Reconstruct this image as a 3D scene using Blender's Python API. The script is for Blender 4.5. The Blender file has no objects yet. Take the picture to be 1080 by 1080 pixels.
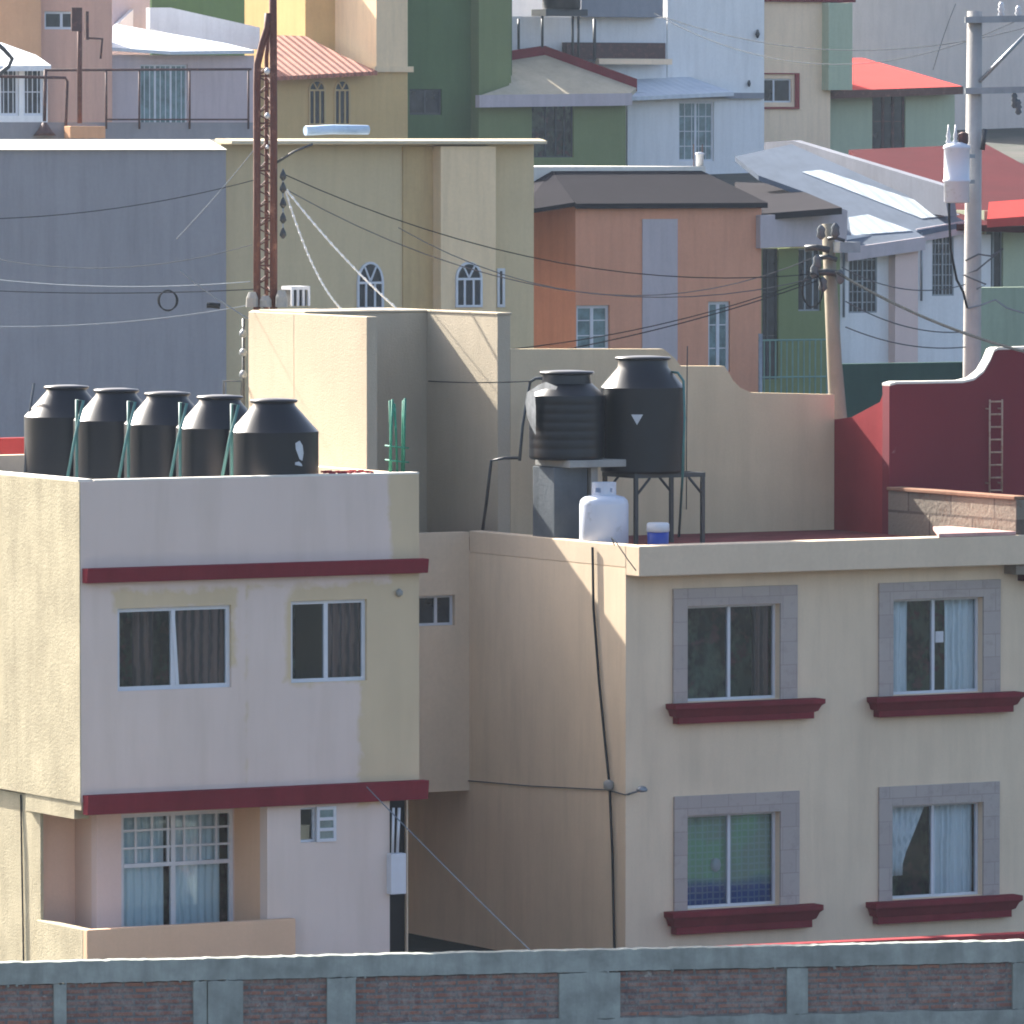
import bpy, bmesh, math, random
from mathutils import Vector, Matrix
random.seed(7)
sc = bpy.context.scene
COL = sc.collection

# ------------------------------------------------------------------ camera
# world axes: x along the street fronts, y away from the viewer (uphill), z up
A = math.radians(29); FPX = 8000.0; YH = 150.0
PIT = math.atan((540 - YH) / FPX)
Fh = Vector((math.sin(A), math.cos(A), 0))
F = Fh * math.cos(PIT) - Vector((0, 0, math.sin(PIT)))
Rt = Vector((math.cos(A), -math.sin(A), 0)); Up = Rt.cross(F)
def ray(px, py): return F + Rt * ((px - 540) / FPX) + Up * ((540 - py) / FPX)
ZR = 5.69
CAM = Vector((0, 0, ZR)) - ray(660, 575) * 100.0
def atD(px, py, D): return CAM + ray(px, py) * D
def V(px, py, v):
    d = ray(px, py); return CAM + d * ((v - CAM.y) / d.y)
def Uu(px, py, u):
    d = ray(px, py); return CAM + d * ((u - CAM.x) / d.x)
def Z(px, py, z):
    d = ray(px, py); return CAM + d * ((z - CAM.z) / d.z)
def R(v, x0, y0, x1, y1):
    "pixel box -> (u0,u1,z0,z1) on the front plane v"
    ym, xm = (y0 + y1) / 2, (x0 + x1) / 2
    return (V(x0, ym, v).x, V(x1, ym, v).x, V(xm, y1, v).z, V(xm, y0, v).z)
def plane3(a, b, c):
    p, q, r = atD(*a), atD(*b), atD(*c); n = (q - p).cross(r - p)
    def f(px, py):
        d = ray(px, py); return CAM + d * ((p - CAM).dot(n) / d.dot(n))
    return f

def planeP(p, q, r):
    n = (q - p).cross(r - p)
    def g(px, py):
        d = ray(px, py); return CAM + d * ((p - CAM).dot(n) / d.dot(n))
    return g
cam = bpy.data.cameras.new("camera"); co = bpy.data.objects.new("camera", cam); COL.objects.link(co)
co.matrix_world = Matrix.Translation(CAM) @ Matrix((Rt, Up, -F)).transposed().to_4x4()
cam.sensor_width = 36; cam.lens = 36 * FPX / 1080; cam.clip_start = 1; cam.clip_end = 6000
sc.camera = co

# ------------------------------------------------------------------ light
SUN = Vector((-0.195, 1.0, 0.66)).normalized()
w = bpy.data.worlds.new("World"); sc.world = w; w.use_nodes = True
nt = w.node_tree; bg = nt.nodes["Background"]
sky = nt.nodes.new("ShaderNodeTexSky"); sky.sky_type = 'NISHITA'; sky.sun_disc = False
sky.sun_elevation = math.asin(SUN.z); sky.sun_rotation = math.atan2(SUN.x, SUN.y)
sky.air_density = 0.8; sky.dust_density = 4.0; sky.ozone_density = 0.6
nt.links.new(sky.outputs[0], bg.inputs[0]); bg.inputs[1].default_value = 0.068
sl = bpy.data.lights.new("sun", 'SUN'); sl.energy = 3.4; sl.angle = math.radians(0.5); sl.color = (1, .95, .87)
so = bpy.data.objects.new("sun", sl); COL.objects.link(so); so.rotation_euler = SUN.to_track_quat('Z', 'Y').to_euler()
so.location = (0, 60, 60)
sc.view_settings.view_transform = 'Standard'; sc.view_settings.look = 'None'
sc.view_settings.exposure = 2.58; sc.view_settings.gamma = 1.0
sc.cycles.max_bounces = 6; sc.cycles.use_denoising = True
sc.cycles.filter_width = 1.9

# ------------------------------------------------------------------ materials
def lin(c):
    if isinstance(c, str):
        c = [int(c[i:i + 2], 16) / 255 for i in (0, 2, 4)]
    return tuple(x / 12.92 if x <= .04045 else ((x + .055) / 1.055) ** 2.4 for x in c) + (1,)
class NT:
    def __init__(s, name):
        s.m = bpy.data.materials.new(name); s.m.use_nodes = True; s.t = s.m.node_tree
        s.b = s.t.nodes["Principled BSDF"]; s.co = s.n("ShaderNodeTexCoord").outputs["Object"]
    def n(s, k, **kw):
        o = s.t.nodes.new(k)
        for a, b in kw.items(): setattr(o, a, b)
        return o
    def l(s, a, b): s.t.links.new(a, b)
    def inp(s, sock, v):
        if hasattr(v, 'is_output') or isinstance(v, bpy.types.NodeSocket): s.l(v, sock)
        else: sock.default_value = v
    def noise(s, scale, detail=4, rough=.55, stretch=None):
        o = s.n("ShaderNodeTexNoise"); o.inputs["Scale"].default_value = scale
        o.inputs["Detail"].default_value = detail; o.inputs["Roughness"].default_value = rough
        if stretch:
            mp = s.n("ShaderNodeMapping"); mp.inputs["Scale"].default_value = stretch
            s.l(s.co, mp.inputs[0]); s.l(mp.outputs[0], o.inputs[0])
        else: s.l(s.co, o.inputs[0])
        return o.outputs[0]
    def math(s, op, a, b=0.0, c=0.0):
        o = s.n("ShaderNodeMath", operation=op)
        for i, x in enumerate((a, b, c)): s.inp(o.inputs[i], x)
        return o.outputs[0]
    def mr(s, v, a, b, c=0.0, d=1.0):
        o = s.n("ShaderNodeMapRange"); s.l(v, o.inputs[0])
        for i, x in enumerate((a, b, c, d)): o.inputs[i + 1].default_value = x
        return o.outputs[0]
    def mix(s, f, a, b, bl='MIX'):
        o = s.n("ShaderNodeMix", data_type='RGBA', blend_type=bl)
        s.inp(o.inputs[0], f); s.inp(o.inputs[6], a); s.inp(o.inputs[7], b); return o.outputs[2]
    def bump(s, h, st=.4, dist=.01):
        o = s.n("ShaderNodeBump"); o.inputs["Strength"].default_value = st; o.inputs["Distance"].default_value = dist
        s.l(h, o.inputs["Height"]); s.l(o.outputs[0], s.b.inputs["Normal"])
    def out(s, col=None, rough=.9, spec=.2):
        if col is not None: s.inp(s.b.inputs["Base Color"], col)
        s.inp(s.b.inputs["Roughness"], rough); s.b.inputs["Specular IOR Level"].default_value = spec
        return s.m
def sc_col(c, k): return tuple(x * k for x in c[:3]) + (1,)
def plaster(name, c, var=.16, streak=.22, grain=18, bump=.5, dist=.012, blotch=.7):
    t = NT(name); c = lin(c)
    n1 = t.mr(t.noise(blotch, 5, .6), .3, .7)
    n2 = t.mr(t.noise(1.3, 4, .6, (3.0, 3.0, .35)), .45, .75)
    n3 = t.mr(t.noise(grain * 1.5, 3, .6), .3, .7)
    n4 = t.mr(t.noise(4.0, 5, .7, (2.2, 2.2, .16)), .54, .72)
    n5 = t.mr(t.noise(.9, 6, .7), .56, .66)
    k = t.mix(n1, sc_col(c, 1 - var), sc_col(c, 1 + var * .6))
    k = t.mix(t.math('MULTIPLY', n2, streak), k, sc_col(c, .55))
    k = t.mix(t.math('MULTIPLY', n3, .22), k, sc_col(c, .72))
    k = t.mix(t.math('MULTIPLY', n4, streak * .4), k, sc_col(c, .5))
    k = t.mix(t.math('MULTIPLY', n5, var * 1.3), k, sc_col(c, 1.18))
    t.bump(t.noise(grain, 5, .65), bump, dist)
    return t.out(k, .95, .04)
def paint(name, c, rough=.5, spec=.4, var=.12, bump=0, metal=0):
    t = NT(name); c = lin(c)
    k = t.mix(t.mr(t.noise(3.5, 5, .65), .35, .7), c, sc_col(c, 1 - var * 2))
    if bump: t.bump(t.noise(30, 4), bump, .01)
    t.b.inputs["Metallic"].default_value = metal
    return t.out(k, rough, spec)
def worn(name, c, c2, amt=.5, scale=4, rough=.7):
    t = NT(name)
    f = t.mr(t.noise(scale, 7, .7), .62 - amt * .25, .70 - amt * .1)
    t.bump(t.noise(25, 4), .3, .008)
    return t.out(t.mix(f, t.mix(t.noise(1.5, 4), sc_col(lin(c), .85), lin(c)), lin(c2)), rough, .3)
def ribbed(name, c, pitch, axis='x', rough=.45, metal=.3, c2=None, bump=.8):
    t = NT(name); sp = t.n("ShaderNodeSeparateXYZ"); t.l(t.co, sp.inputs[0])
    s = t.math('SINE', t.math('MULTIPLY', sp.outputs['xyz'.index(axis)], 2 * math.pi / pitch))
    t.bump(s, bump, pitch * .18); c = lin(c)
    k = t.mix(t.mr(t.noise(1.1, 5, .65), .4, .7), c, lin(c2) if c2 else sc_col(c, .75))
    t.b.inputs["Metallic"].default_value = metal
    return t.out(k, rough, .4)
def stripes(name, c, c2, pitch, axis='x', rough=.9):
    "cloth folds drawn in colour: wavering lighter and darker bands along one axis"
    t = NT(name); sp = t.n("ShaderNodeSeparateXYZ"); t.l(t.co, sp.inputs[0])
    x = t.math('ADD', sp.outputs['xyz'.index(axis)], t.math('MULTIPLY', t.noise(2.2, 3), .08))
    s = t.math('SINE', t.math('MULTIPLY', x, 2 * math.pi / pitch))
    k = t.mix(t.mr(s, .2, .9), lin(c), lin(c2))
    return t.out(k, rough, .1)

M = {}
M['stucco'] = plaster('beige_stucco', 'B9AD98', .10, .16, 34, .6, .012)
M['stucco_w'] = plaster('warm_beige_stucco', 'D6C2A8', .08, .14, 12, .25, .008)
M['stucco_y'] = plaster('sand_stucco', 'B6AC92', .2, .45, 34, .7, .014, blotch=1.6)
M['facade'] = plaster('cream_beige_plaster', 'DFCAAE', .08, .24, 25, .15, .006)
M['peach'] = plaster('peach_plaster', 'D8B394', .06, .15, 25, .15, .006)
M['porch_pink'] = plaster('pale_peach_plaster', 'D6B8A6', .05, .15, 25, .15, .006)
M['lav'] = plaster('lavender_plaster', 'DAC2BA', .04, .1, 25, .12, .006)
M['white_cap'] = plaster('white_limewash', 'DAD6CC', .12, .3, 12, .3)
M['maroon'] = plaster('maroon_paint', '7A2A34', .24, .45, 14, .25)
M['brick_red'] = plaster('oxide_red_paint', '8E3B3E', .14, .2, 14, .25)

M['blue_grey'] = plaster('blue_grey_plaster', '9E9A9C', .06, .34, 8, .15)
M['yellow'] = plaster('straw_plaster', 'CDB994', .06, .2, 8, .15)
M['ochre'] = plaster('ochre_plaster', 'C4A97C', .06, .34, 8, .15)
M['cream'] = plaster('cream_plaster', 'E8CDA6', .05, .28, 8, .15)
M['orange'] = plaster('terracotta_orange_plaster', 'D6987A', .07, .28, 8, .15)
M['lilac'] = plaster('lilac_plaster', 'B9AFB2', .05, .28, 8, .15)
M['pink'] = plaster('pink_plaster', 'D4A894', .06, .34, 8, .15)
M['pinkgrey'] = plaster('pale_pink_grey_plaster', 'C3B3B3', .06, .34, 8, .15)
M['apricot'] = plaster('apricot_plaster', 'D0A27E', .08, .25, 8, .15)
M['greend'] = plaster('dark_green_plaster', '566C48', .08, .2, 8, .15)
M['greenm'] = plaster('mid_green_plaster', '76825A', .08, .2, 8, .15)
M['greenp'] = plaster('pale_green_plaster', 'AEB89E', .06, .2, 8, .15)
M['hedge'] = plaster('deep_green_paint', '2C4742', .15, .3, 6, .4)
M['white'] = plaster('white_plaster', 'E4E3E1', .04, .28, 8, .15)
M['white_b'] = plaster('cool_white_plaster', 'E0E0E0', .04, .28, 8, .15)
M['creamo'] = plaster('cream_orange_plaster', 'F0D4B4', .05, .3, 8, .15)
M['bigbeige'] = plaster('rose_beige_plaster', 'D2C5BC', .06, .3, 8, .15)
M['mustard'] = plaster('mustard_plaster', 'CBAC78', .08, .22, 8, .15)
M['concrete'] = plaster('weathered_concrete', '9C9B96', .2, .4, 14, .5, blotch=2)
M['concrete_d'] = plaster('dark_cement', '5F6468', .25, .4, 12, .6, blotch=2)
M['concrete_b'] = plaster('blue_grey_cement', '9DA199', .38, .7, 12, .7, blotch=2.5)
M['slab_dark'] = plaster('dark_roof_coating', '242227', .12, .2, 6, .3)
M['slab_grey'] = plaster('grey_roof_coating', '8A8D94', .12, .25, 6, .3)
M['slab_beige'] = plaster('beige_roof_coating', 'B9AC95', .15, .3, 6, .3)
M['roof_maroon'] = plaster('maroon_roof_coating', '47131A', .14, .2, 6, .3)
M['roof_red'] = plaster('bright_red_roof_coating', 'B8433E', .08, .15, 6, .25)
M['roof_tile'] = plaster('worn_red_roof_tile', '7C4A48', .3, .3, 9, .5, blotch=3)
M['white_metal'] = paint('white_painted_metal', 'C9CCD2', .35, .5, .05)
M['rust'] = worn('rust_red_painted_steel', '5E3C35', '7E5A4C', .35, 6)
M['rust_d'] = worn('dark_rusty_iron', '4A3434', '6E4A42', .4, 8)
M['dark_metal'] = paint('dark_iron', '33383C', .5, .5)
M['grey_metal'] = paint('grey_galvanised_steel', '8D949A', .45, .5, .15, metal=.5)
M['tank'] = paint('black_polyethylene', '080C16', .32, .4, .15)
M['tank2'] = paint('faded_black_polyethylene', '0A101A', .34, .38, .2)
M['green_pipe'] = paint('faded_green_pipe', '4E7F7A', .5, .4, .15)
M['green_steel'] = worn('green_painted_rebar', '2A7C66', '4A9A82', .4, 10)
M['black_cable'] = paint('black_cable_sheath', '2E3134', .95, 0)
M['grey_cable'] = paint('grey_cable_sheath', '5A5E62', .95, 0)
M['pale_cable'] = paint('pale_cable_sheath', '7C848C', .95, 0)
M['white_wrap'] = paint('white_cord', 'E4E4E2', .6, .3)
M['gas_white'] = worn('white_gas_cylinder_paint', 'C9CFDA', 'A9AEB4', .2, 5, .4)
M['blue_plastic'] = paint('blue_plastic', '1E3C9A', .4, .5)
M['white_plastic'] = paint('white_plastic', 'C5C9CE', .4, .5)
M['pole'] = plaster('pole_concrete', 'A5A29E', .15, .3, 14, .35, blotch=1.5)
M['pole_b'] = plaster('tan_pole_concrete', '8E8677', .15, .3, 14, .35, blotch=1.5)
M['curtain_w'] = stripes('white_curtain_cloth', 'F2F4F4', 'D4DADC', .09)
M['curtain_b'] = stripes('brown_curtain_cloth', '8A6E68', '4E4448', .12)
M['curtain_g'] = stripes('blue_green_curtain_cloth', 'D4E2E4', 'BCCED2', .11)
M['grille'] = stripes('white_grille', 'C3C8CB', 'A9B2B8', .12)
M['tarp'] = paint('pale_blue_tarpaulin', 'A9C0D6', .5, .3)
M['tin'] = ribbed('bare_tin_sheet', 'A9B8C6', .28, 'x', .4, .2, '8FA0B0')
M['tin_white'] = ribbed('white_tin_sheet', 'C6CBD0', .28, 'x', .7, .0, 'B4BCC4', .2)
M['tin_clear'] = ribbed('white_fibreglass_sheet', 'B4BDC2', .28, 'x', .7, .0, 'A4AFB6', .3)
M['brickwork'] = None
def brickwork():
    t = NT('rough_brick_panel')
    sp = t.n("ShaderNodeSeparateXYZ"); t.l(t.co, sp.inputs[0])
    cb = t.n("ShaderNodeCombineXYZ"); nz = t.noise(6, 3)
    t.l(t.math('ADD', sp.outputs[0], t.math('MULTIPLY', nz, .05)), cb.inputs[0])
    t.l(t.math('ADD', sp.outputs[2], t.math('MULTIPLY', t.noise(3.1, 3), .035)), cb.inputs[1])
    br = t.n("ShaderNodeTexBrick"); t.l(cb.outputs[0], br.inputs[0])
    br.inputs["Scale"].default_value = 1; br.inputs["Brick Width"].default_value = .27; br.inputs["Row Height"].default_value = .068
    br.inputs["Mortar Size"].default_value = .017; br.inputs["Mortar Smooth"].default_value = .35; br.inputs["Bias"].default_value = -.1
    br.inputs["Color1"].default_value = lin('A06C58'); br.inputs["Color2"].default_value = lin('7C5850'); br.inputs["Mortar"].default_value = lin('716E6C')
    sm = t.mr(t.noise(5, 8, .8), .44, .60)
    k = t.mix(t.math('MULTIPLY', sm, .8), br.outputs[0], lin('968C84'))
    k = t.mix(t.mr(t.noise(14, 6, .7), .5, .75, 0, .7), k, lin('4B4248'))
    k = t.mix(t.mr(t.noise(9, 4, .6), .68, .72, 0, .6), k, lin('B4AEA4'))
    t.bump(t.math('SUBTRACT', t.math('MULTIPLY', t.noise(30, 5), .6), br.outputs["Fac"]), .8, .015)
    return t.out(k)
M['brickwork'] = brickwork()
def glass(name, tint, ior=1.6):
    t = NT(name); t.t.nodes.remove(t.b)
    tr = t.n("ShaderNodeBsdfTransparent"); tr.inputs[0].default_value = lin(tint)
    gl = t.n("ShaderNodeBsdfGlossy"); gl.inputs["Roughness"].default_value = .015; gl.inputs[0].default_value = (.9, .95, 1, 1)
    fr = t.n("ShaderNodeFresnel"); fr.inputs[0].default_value = ior
    bp = t.n("ShaderNodeBump"); bp.inputs["Strength"].default_value = .12; bp.inputs["Distance"].default_value = .02
    t.l(t.noise(1.7, 2), bp.inputs["Height"]); t.l(bp.outputs[0], gl.inputs["Normal"])
    mx = t.n("ShaderNodeMixShader"); t.l(fr.outputs[0], mx.inputs[0]); t.l(tr.outputs[0], mx.inputs[1]); t.l(gl.outputs[0], mx.inputs[2])
    t.l(mx.outputs[0], t.t.nodes["Material Output"].inputs[0]); return t.m
M['glass'] = glass('window_glass', 'F2F6F8', 1.45)
M['dark_glass'] = paint('dark_window_glass', '2B333B', .12, .6, .3)
M['teal_glass'] = paint('blue_green_window_glass', '6E8A8E', .15, .6, .3)
M['interior'] = plaster('dim_room_plaster', '6E6A66', .1, .1)
def room_mat():
    t = NT('mottled_reflection_wall')
    a = t.mr(t.noise(2.2, 5, .65, (1, 1, .6)), .44, .58)
    k = t.mix(a, lin('20262C'), lin('7A8A74'))  # dark and green mottling imitates foliage reflected in the window panes
    k = t.mix(t.mr(t.noise(2.6, 4, .6), .56, .66), k, lin('8A5C60'))
    return t.out(k)
M['room'] = room_mat()
def plaid():
    t = NT('checked_curtain_cloth'); sp = t.n("ShaderNodeSeparateXYZ"); t.l(t.co, sp.inputs[0])
    sx = t.mr(t.math('SINE', t.math('MULTIPLY', sp.outputs[0], 70)), .5, .9)
    sz = t.mr(t.math('SINE', t.math('MULTIPLY', sp.outputs[2], 70)), .5, .9)
    n = t.mr(t.noise(1.5, 3), .42, .58)
    k = t.mix(n, lin('86B48E'), lin('8FA592'))
    k = t.mix(t.mr(t.math('ADD', sp.outputs[2], t.math('MULTIPLY', t.noise(3, 4), .25)), 1.2, 1.34), lin('34508C'), k)
    k = t.mix(t.math('MULTIPLY', t.math('MAXIMUM', sx, sz), .32), k, lin('A9C0C4'))
    return t.out(k, .9, .1)
M['plaid'] = plaid()
def stone():
    t = NT('grey_pink_stone_blocks'); sp = t.n("ShaderNodeSeparateXYZ"); t.l(t.co, sp.inputs[0])
    cb = t.n("ShaderNodeCombineXYZ"); t.l(sp.outputs[0], cb.inputs[0]); t.l(sp.outputs[2], cb.inputs[1])
    br = t.n("ShaderNodeTexBrick"); t.l(cb.outputs[0], br.inputs[0]); br.inputs["Scale"].default_value = 1
    br.inputs["Brick Width"].default_value = .42; br.inputs["Row Height"].default_value = .31; br.inputs["Mortar Size"].default_value = .006
    br.inputs["Color1"].default_value = lin('AEA39B'); br.inputs["Color2"].default_value = lin('A69B94'); br.inputs["Mortar"].default_value = lin('9A8F89')
    k = t.mix(t.mr(t.noise(7, 6, .7), .52, .7, 0, .5), br.outputs[0], lin('8F857F'))
    t.bump(t.noise(30, 5), .3, .008); return t.out(k)
M['stone'] = stone()
def ground_mat():
    t = NT('dusty_ground_scrub')
    k = t.mix(t.mr(t.noise(.6, 6, .65), .4, .62), lin('45423E'), lin('34382F'))
    k = t.mix(t.mr(t.noise(.12, 5, .6), .42, .6), k, lin('2C3230'))
    t.bump(t.noise(3, 6), .5, .05); return t.out(k)
M['ground'] = ground_mat()
def tile_mat():
    return ribbed('terracotta_tile', 'B4735C', .24, 'x', .8, 0, '8F5646', 1.0)
M['terracotta'] = tile_mat()

# ------------------------------------------------------------------ mesh helpers
class MB:
    def __init__(s): s.bm = bmesh.new()
    def poly(s, pts):
        try: return s.bm.faces.new([s.bm.verts.new(p) for p in pts])
        except ValueError: return None
    def prism(s, pts, ext):
        "closed solid from a planar polygon and an extrusion vector"
        ext = Vector(ext); a = [s.bm.verts.new(p) for p in pts]; b = [s.bm.verts.new(Vector(p) + ext) for p in pts]
        n = len(a); s.bm.faces.new(a); s.bm.faces.new(b[::-1])
        for i in range(n): s.bm.faces.new((a[i], b[i], b[(i + 1) % n], a[(i + 1) % n]))
        return s
    def box(s, u0, u1, v0, v1, z0, z1):
        return s.prism([(u0, v0, z0), (u1, v0, z0), (u1, v0, z1), (u0, v0, z1)], (0, v1 - v0, 0))
    def tube(s, pts, r, n=8, r2=None, cap=True):
        pts = [Vector(p) for p in pts]; rings = []; prev = None
        for i, p in enumerate(pts):
            d = (pts[min(i + 1, len(pts) - 1)] - pts[max(i - 1, 0)]).normalized()
            if prev is None: x = d.orthogonal().normalized()
            else: x = (prev - d * prev.dot(d)).normalized()
            prev = x; y = d.cross(x); rr = r if r2 is None else r + (r2 - r) * i / (len(pts) - 1)
            rings.append([s.bm.verts.new(p + (x * math.cos(t) + y * math.sin(t)) * rr) for t in [2 * math.pi * k / n for k in range(n)]])
        for a, b in zip(rings, rings[1:]):
            for k in range(n): 
                f = s.bm.faces.new((a[k], a[(k + 1) % n], b[(k + 1) % n], b[k])); f.smooth = n > 5
        if cap: s.bm.faces.new(rings[0][::-1]); s.bm.faces.new(rings[-1])
        return s
    def lathe(s, c, prof, n=40, smooth=True):
        c = Vector(c); rings = []
        for r, z in prof:
            rings.append([s.bm.verts.new(c + Vector((r * math.cos(2 * math.pi * k / n), r * math.sin(2 * math.pi * k / n), z))) for k in range(n)])
        for a, b in zip(rings, rings[1:]):
            for k in range(n):
                f = s.bm.faces.new((a[k], a[(k + 1) % n], b[(k + 1) % n], b[k])); f.smooth = smooth
        s.bm.faces.new(rings[0][::-1]); s.bm.faces.new(rings[-1]); return s
    def wall(s, u0, u1, z0, z1, v, t, holes=()):
        us = sorted({u0, u1} | {min(max(h[i], u0), u1) for h in holes for i in (0, 1)})
        zs = sorted({z0, z1} | {min(max(h[i], z0), z1) for h in holes for i in (2, 3)})
        def solid(i, j):
            if i < 0 or j < 0 or i >= len(us) - 1 or j >= len(zs) - 1: return False
            a, b = (us[i] + us[i + 1]) / 2, (zs[j] + zs[j + 1]) / 2
            return not any(h[0] < a < h[1] and h[2] < b < h[3] for h in holes)
        for i in range(len(us) - 1):
            for j in range(len(zs) - 1):
                if not solid(i, j): continue
                a, b, c, d = us[i], us[i + 1], zs[j], zs[j + 1]
                s.poly([(a, v, c), (b, v, c), (b, v, d), (a, v, d)])
                s.poly([(a, v + t, d), (b, v + t, d), (b, v + t, c), (a, v + t, c)])
                if not solid(i - 1, j): s.poly([(a, v, c), (a, v, d), (a, v + t, d), (a, v + t, c)])
                if not solid(i + 1, j): s.poly([(b, v, d), (b, v, c), (b, v + t, c), (b, v + t, d)])
                if not solid(i, j - 1): s.poly([(a, v, c), (a, v + t, c), (b, v + t, c), (b, v, c)])
                if not solid(i, j + 1): s.poly([(a, v, d), (b, v, d), (b, v + t, d), (a, v + t, d)])
        return s
    def build(s, name, mat, parent=None, bevel=0):
        me = bpy.data.meshes.new(name)
        bmesh.ops.recalc_face_normals(s.bm, faces=s.bm.faces)
        base = Vector((0, 0, 0))
        if parent is not None:
            p = parent
            while p is not None: base += p.location; p = p.parent
        else:
            vs = [v.co for v in s.bm.verts]
            base = Vector(((min(v.x for v in vs) + max(v.x for v in vs)) / 2, (min(v.y for v in vs) + max(v.y for v in vs)) / 2, min(v.z for v in vs)))
        bmesh.ops.translate(s.bm, vec=-base, verts=s.bm.verts)
        s.bm.to_mesh(me); s.bm.free()
        o = bpy.data.objects.new(name, me); COL.objects.link(o); me.materials.append(M[mat] if isinstance(mat, str) else mat)
        if parent is not None: o.parent = parent
        else: o.location = base
        if bevel:
            b = o.modifiers.new("bevel", 'BEVEL'); b.width = bevel; b.segments = 2; b.limit_method = 'ANGLE'
        return o
def tag(o, label, cat, group=None):
    o['label'] = label; o['category'] = cat
    if group: o['group'] = group
    return o
def thing(name, label, cat, loc, group=None):
    o = bpy.data.objects.new(name, None); COL.objects.link(o); o.location = loc; o.empty_display_size = .3
    return tag(o, label, cat, group)
def structure(o): o['kind'] = 'structure'; return o

def curtain(parent, u0, u1, z0, z1, v, mat, amp=.035, folds=9, taper=None, name='curtain'):
    mb = MB(); n = folds * 6; ph = random.random() * 6; rows = []
    for j in range(7):
        f = j / 6; z = z1 + (z0 - z1) * f; row = []
        for i in range(n + 1):
            s = i / n; uu = u0 + (u1 - u0) * s
            if taper: uu = u0 + (u1 - u0) * s * (1 - taper * min(1, f * 1.3)) 
            row.append(mb.bm.verts.new((uu, v + amp * math.sin(s * folds * 6.283 + ph + .6 * math.sin(f * 3)), z)))
        rows.append(row)
    for a, b in zip(rows, rows[1:]):
        for i in range(n): mb.bm.faces.new((a[i], a[i + 1], b[i + 1], b[i])).smooth = True
    o = mb.build(name, mat, parent)
    so_ = o.modifiers.new("thick", 'SOLIDIFY'); so_.thickness = .004
    return o

def window(parent, r, v, mat='white_metal', pane='glass', fw=.035, mull=(.5,), rec=.07, bars=None, barz=None, name='window', label=None):
    "frame with mullions set in the opening r=(u0,u1,z0,z1); the pane is its own sub-part"
    u0, u1, z0, z1 = r; mb = MB(); a, b = v + rec, v + rec + .05
    mb.box(u0, u1, a, b, z0, z0 + fw); mb.box(u0, u1, a, b, z1 - fw, z1)
    mb.box(u0, u0 + fw, a, b, z0 + fw, z1 - fw); mb.box(u1 - fw, u1, a, b, z0 + fw, z1 - fw)
    for m in mull:
        c = u0 + (u1 - u0) * m; mb.box(c - fw * .6, c + fw * .6, a - .004, b, z0 + fw, z1 - fw)
    if bars:
        for k in range(1, bars): c = u0 + (u1 - u0) * k / bars; mb.box(c - .012, c + .012, a + .006, b - .01, z0 + fw, z1 - fw)
    if barz:
        for k in range(1, barz): c = z0 + (z1 - z0) * k / barz; mb.box(u0 + fw, u1 - fw, a + .009, b - .013, c - .012, c + .012)
    o = mb.build(name, mat, parent)
    MB().box(u0 + fw * .5, u1 - fw * .5, v + rec + .022, v + rec + .03, z0 + fw * .5, z1 - fw * .5).build('pane', pane, o)
    if label: o['label'] = label
    return o

def body(root, u0, u1, v0, v1, z0, z1, mat, holes=(), t=.2, roof='slab_grey', par=.25, interior=None):
    mb = MB().wall(u0, u1, z0, z1, v0, t, holes)
    mb.box(u0, u0 + t, v0 + t, v1, z0, z1); mb.box(u1 - t, u1, v0 + t, v1, z0, z1); mb.box(u0 + t, u1 - t, v1 - t, v1, z0, z1)
    o = mb.build('wall', mat, root)
    MB().box(u0 + t, u1 - t, v0 + t, v1 - t, z1 - par - .15, z1 - par).build('roof', roof, root)
    if interior:
        MB().box(u0 + t, u1 - t, v0 + interior, v0 + interior + .1, z0, z1 - par - .15).build('inner_wall', 'room', root)
    return o

# ------------------------------------------------------------------ ground
def gz(x, y):
    D = (Vector((x, y, 0)) - CAM).dot(Fh)
    k = [(-9999, -4), (40, -3), (80, 0), (108, 0), (114, 2.0), (150, 3.2), (165, 4.6), (190, 6.0), (215, 9.0), (300, 14), (620, 42), (4000, 42)]
    for (a, za), (b, zb) in zip(k, k[1:]):
        if D <= b: return za + (zb - za) * max(0, (D - a)) / (b - a)
    return 42
mb = MB(); xs = [-400] + [-250 + 10 * i for i in range(66)] + [500, 700]
ys = [-300] + [-150 + 6 * i for i in range(80)] + [400, 480, 560, 640]
g = [[mb.bm.verts.new((x, y, gz(x, y) - .02)) for y in ys] for x in xs]
for i in range(len(xs) - 1):
    for j in range(len(ys) - 1): mb.bm.faces.new((g[i][j], g[i + 1][j], g[i + 1][j + 1], g[i][j + 1])).smooth = True
structure(mb.build('ground', 'ground'))

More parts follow.
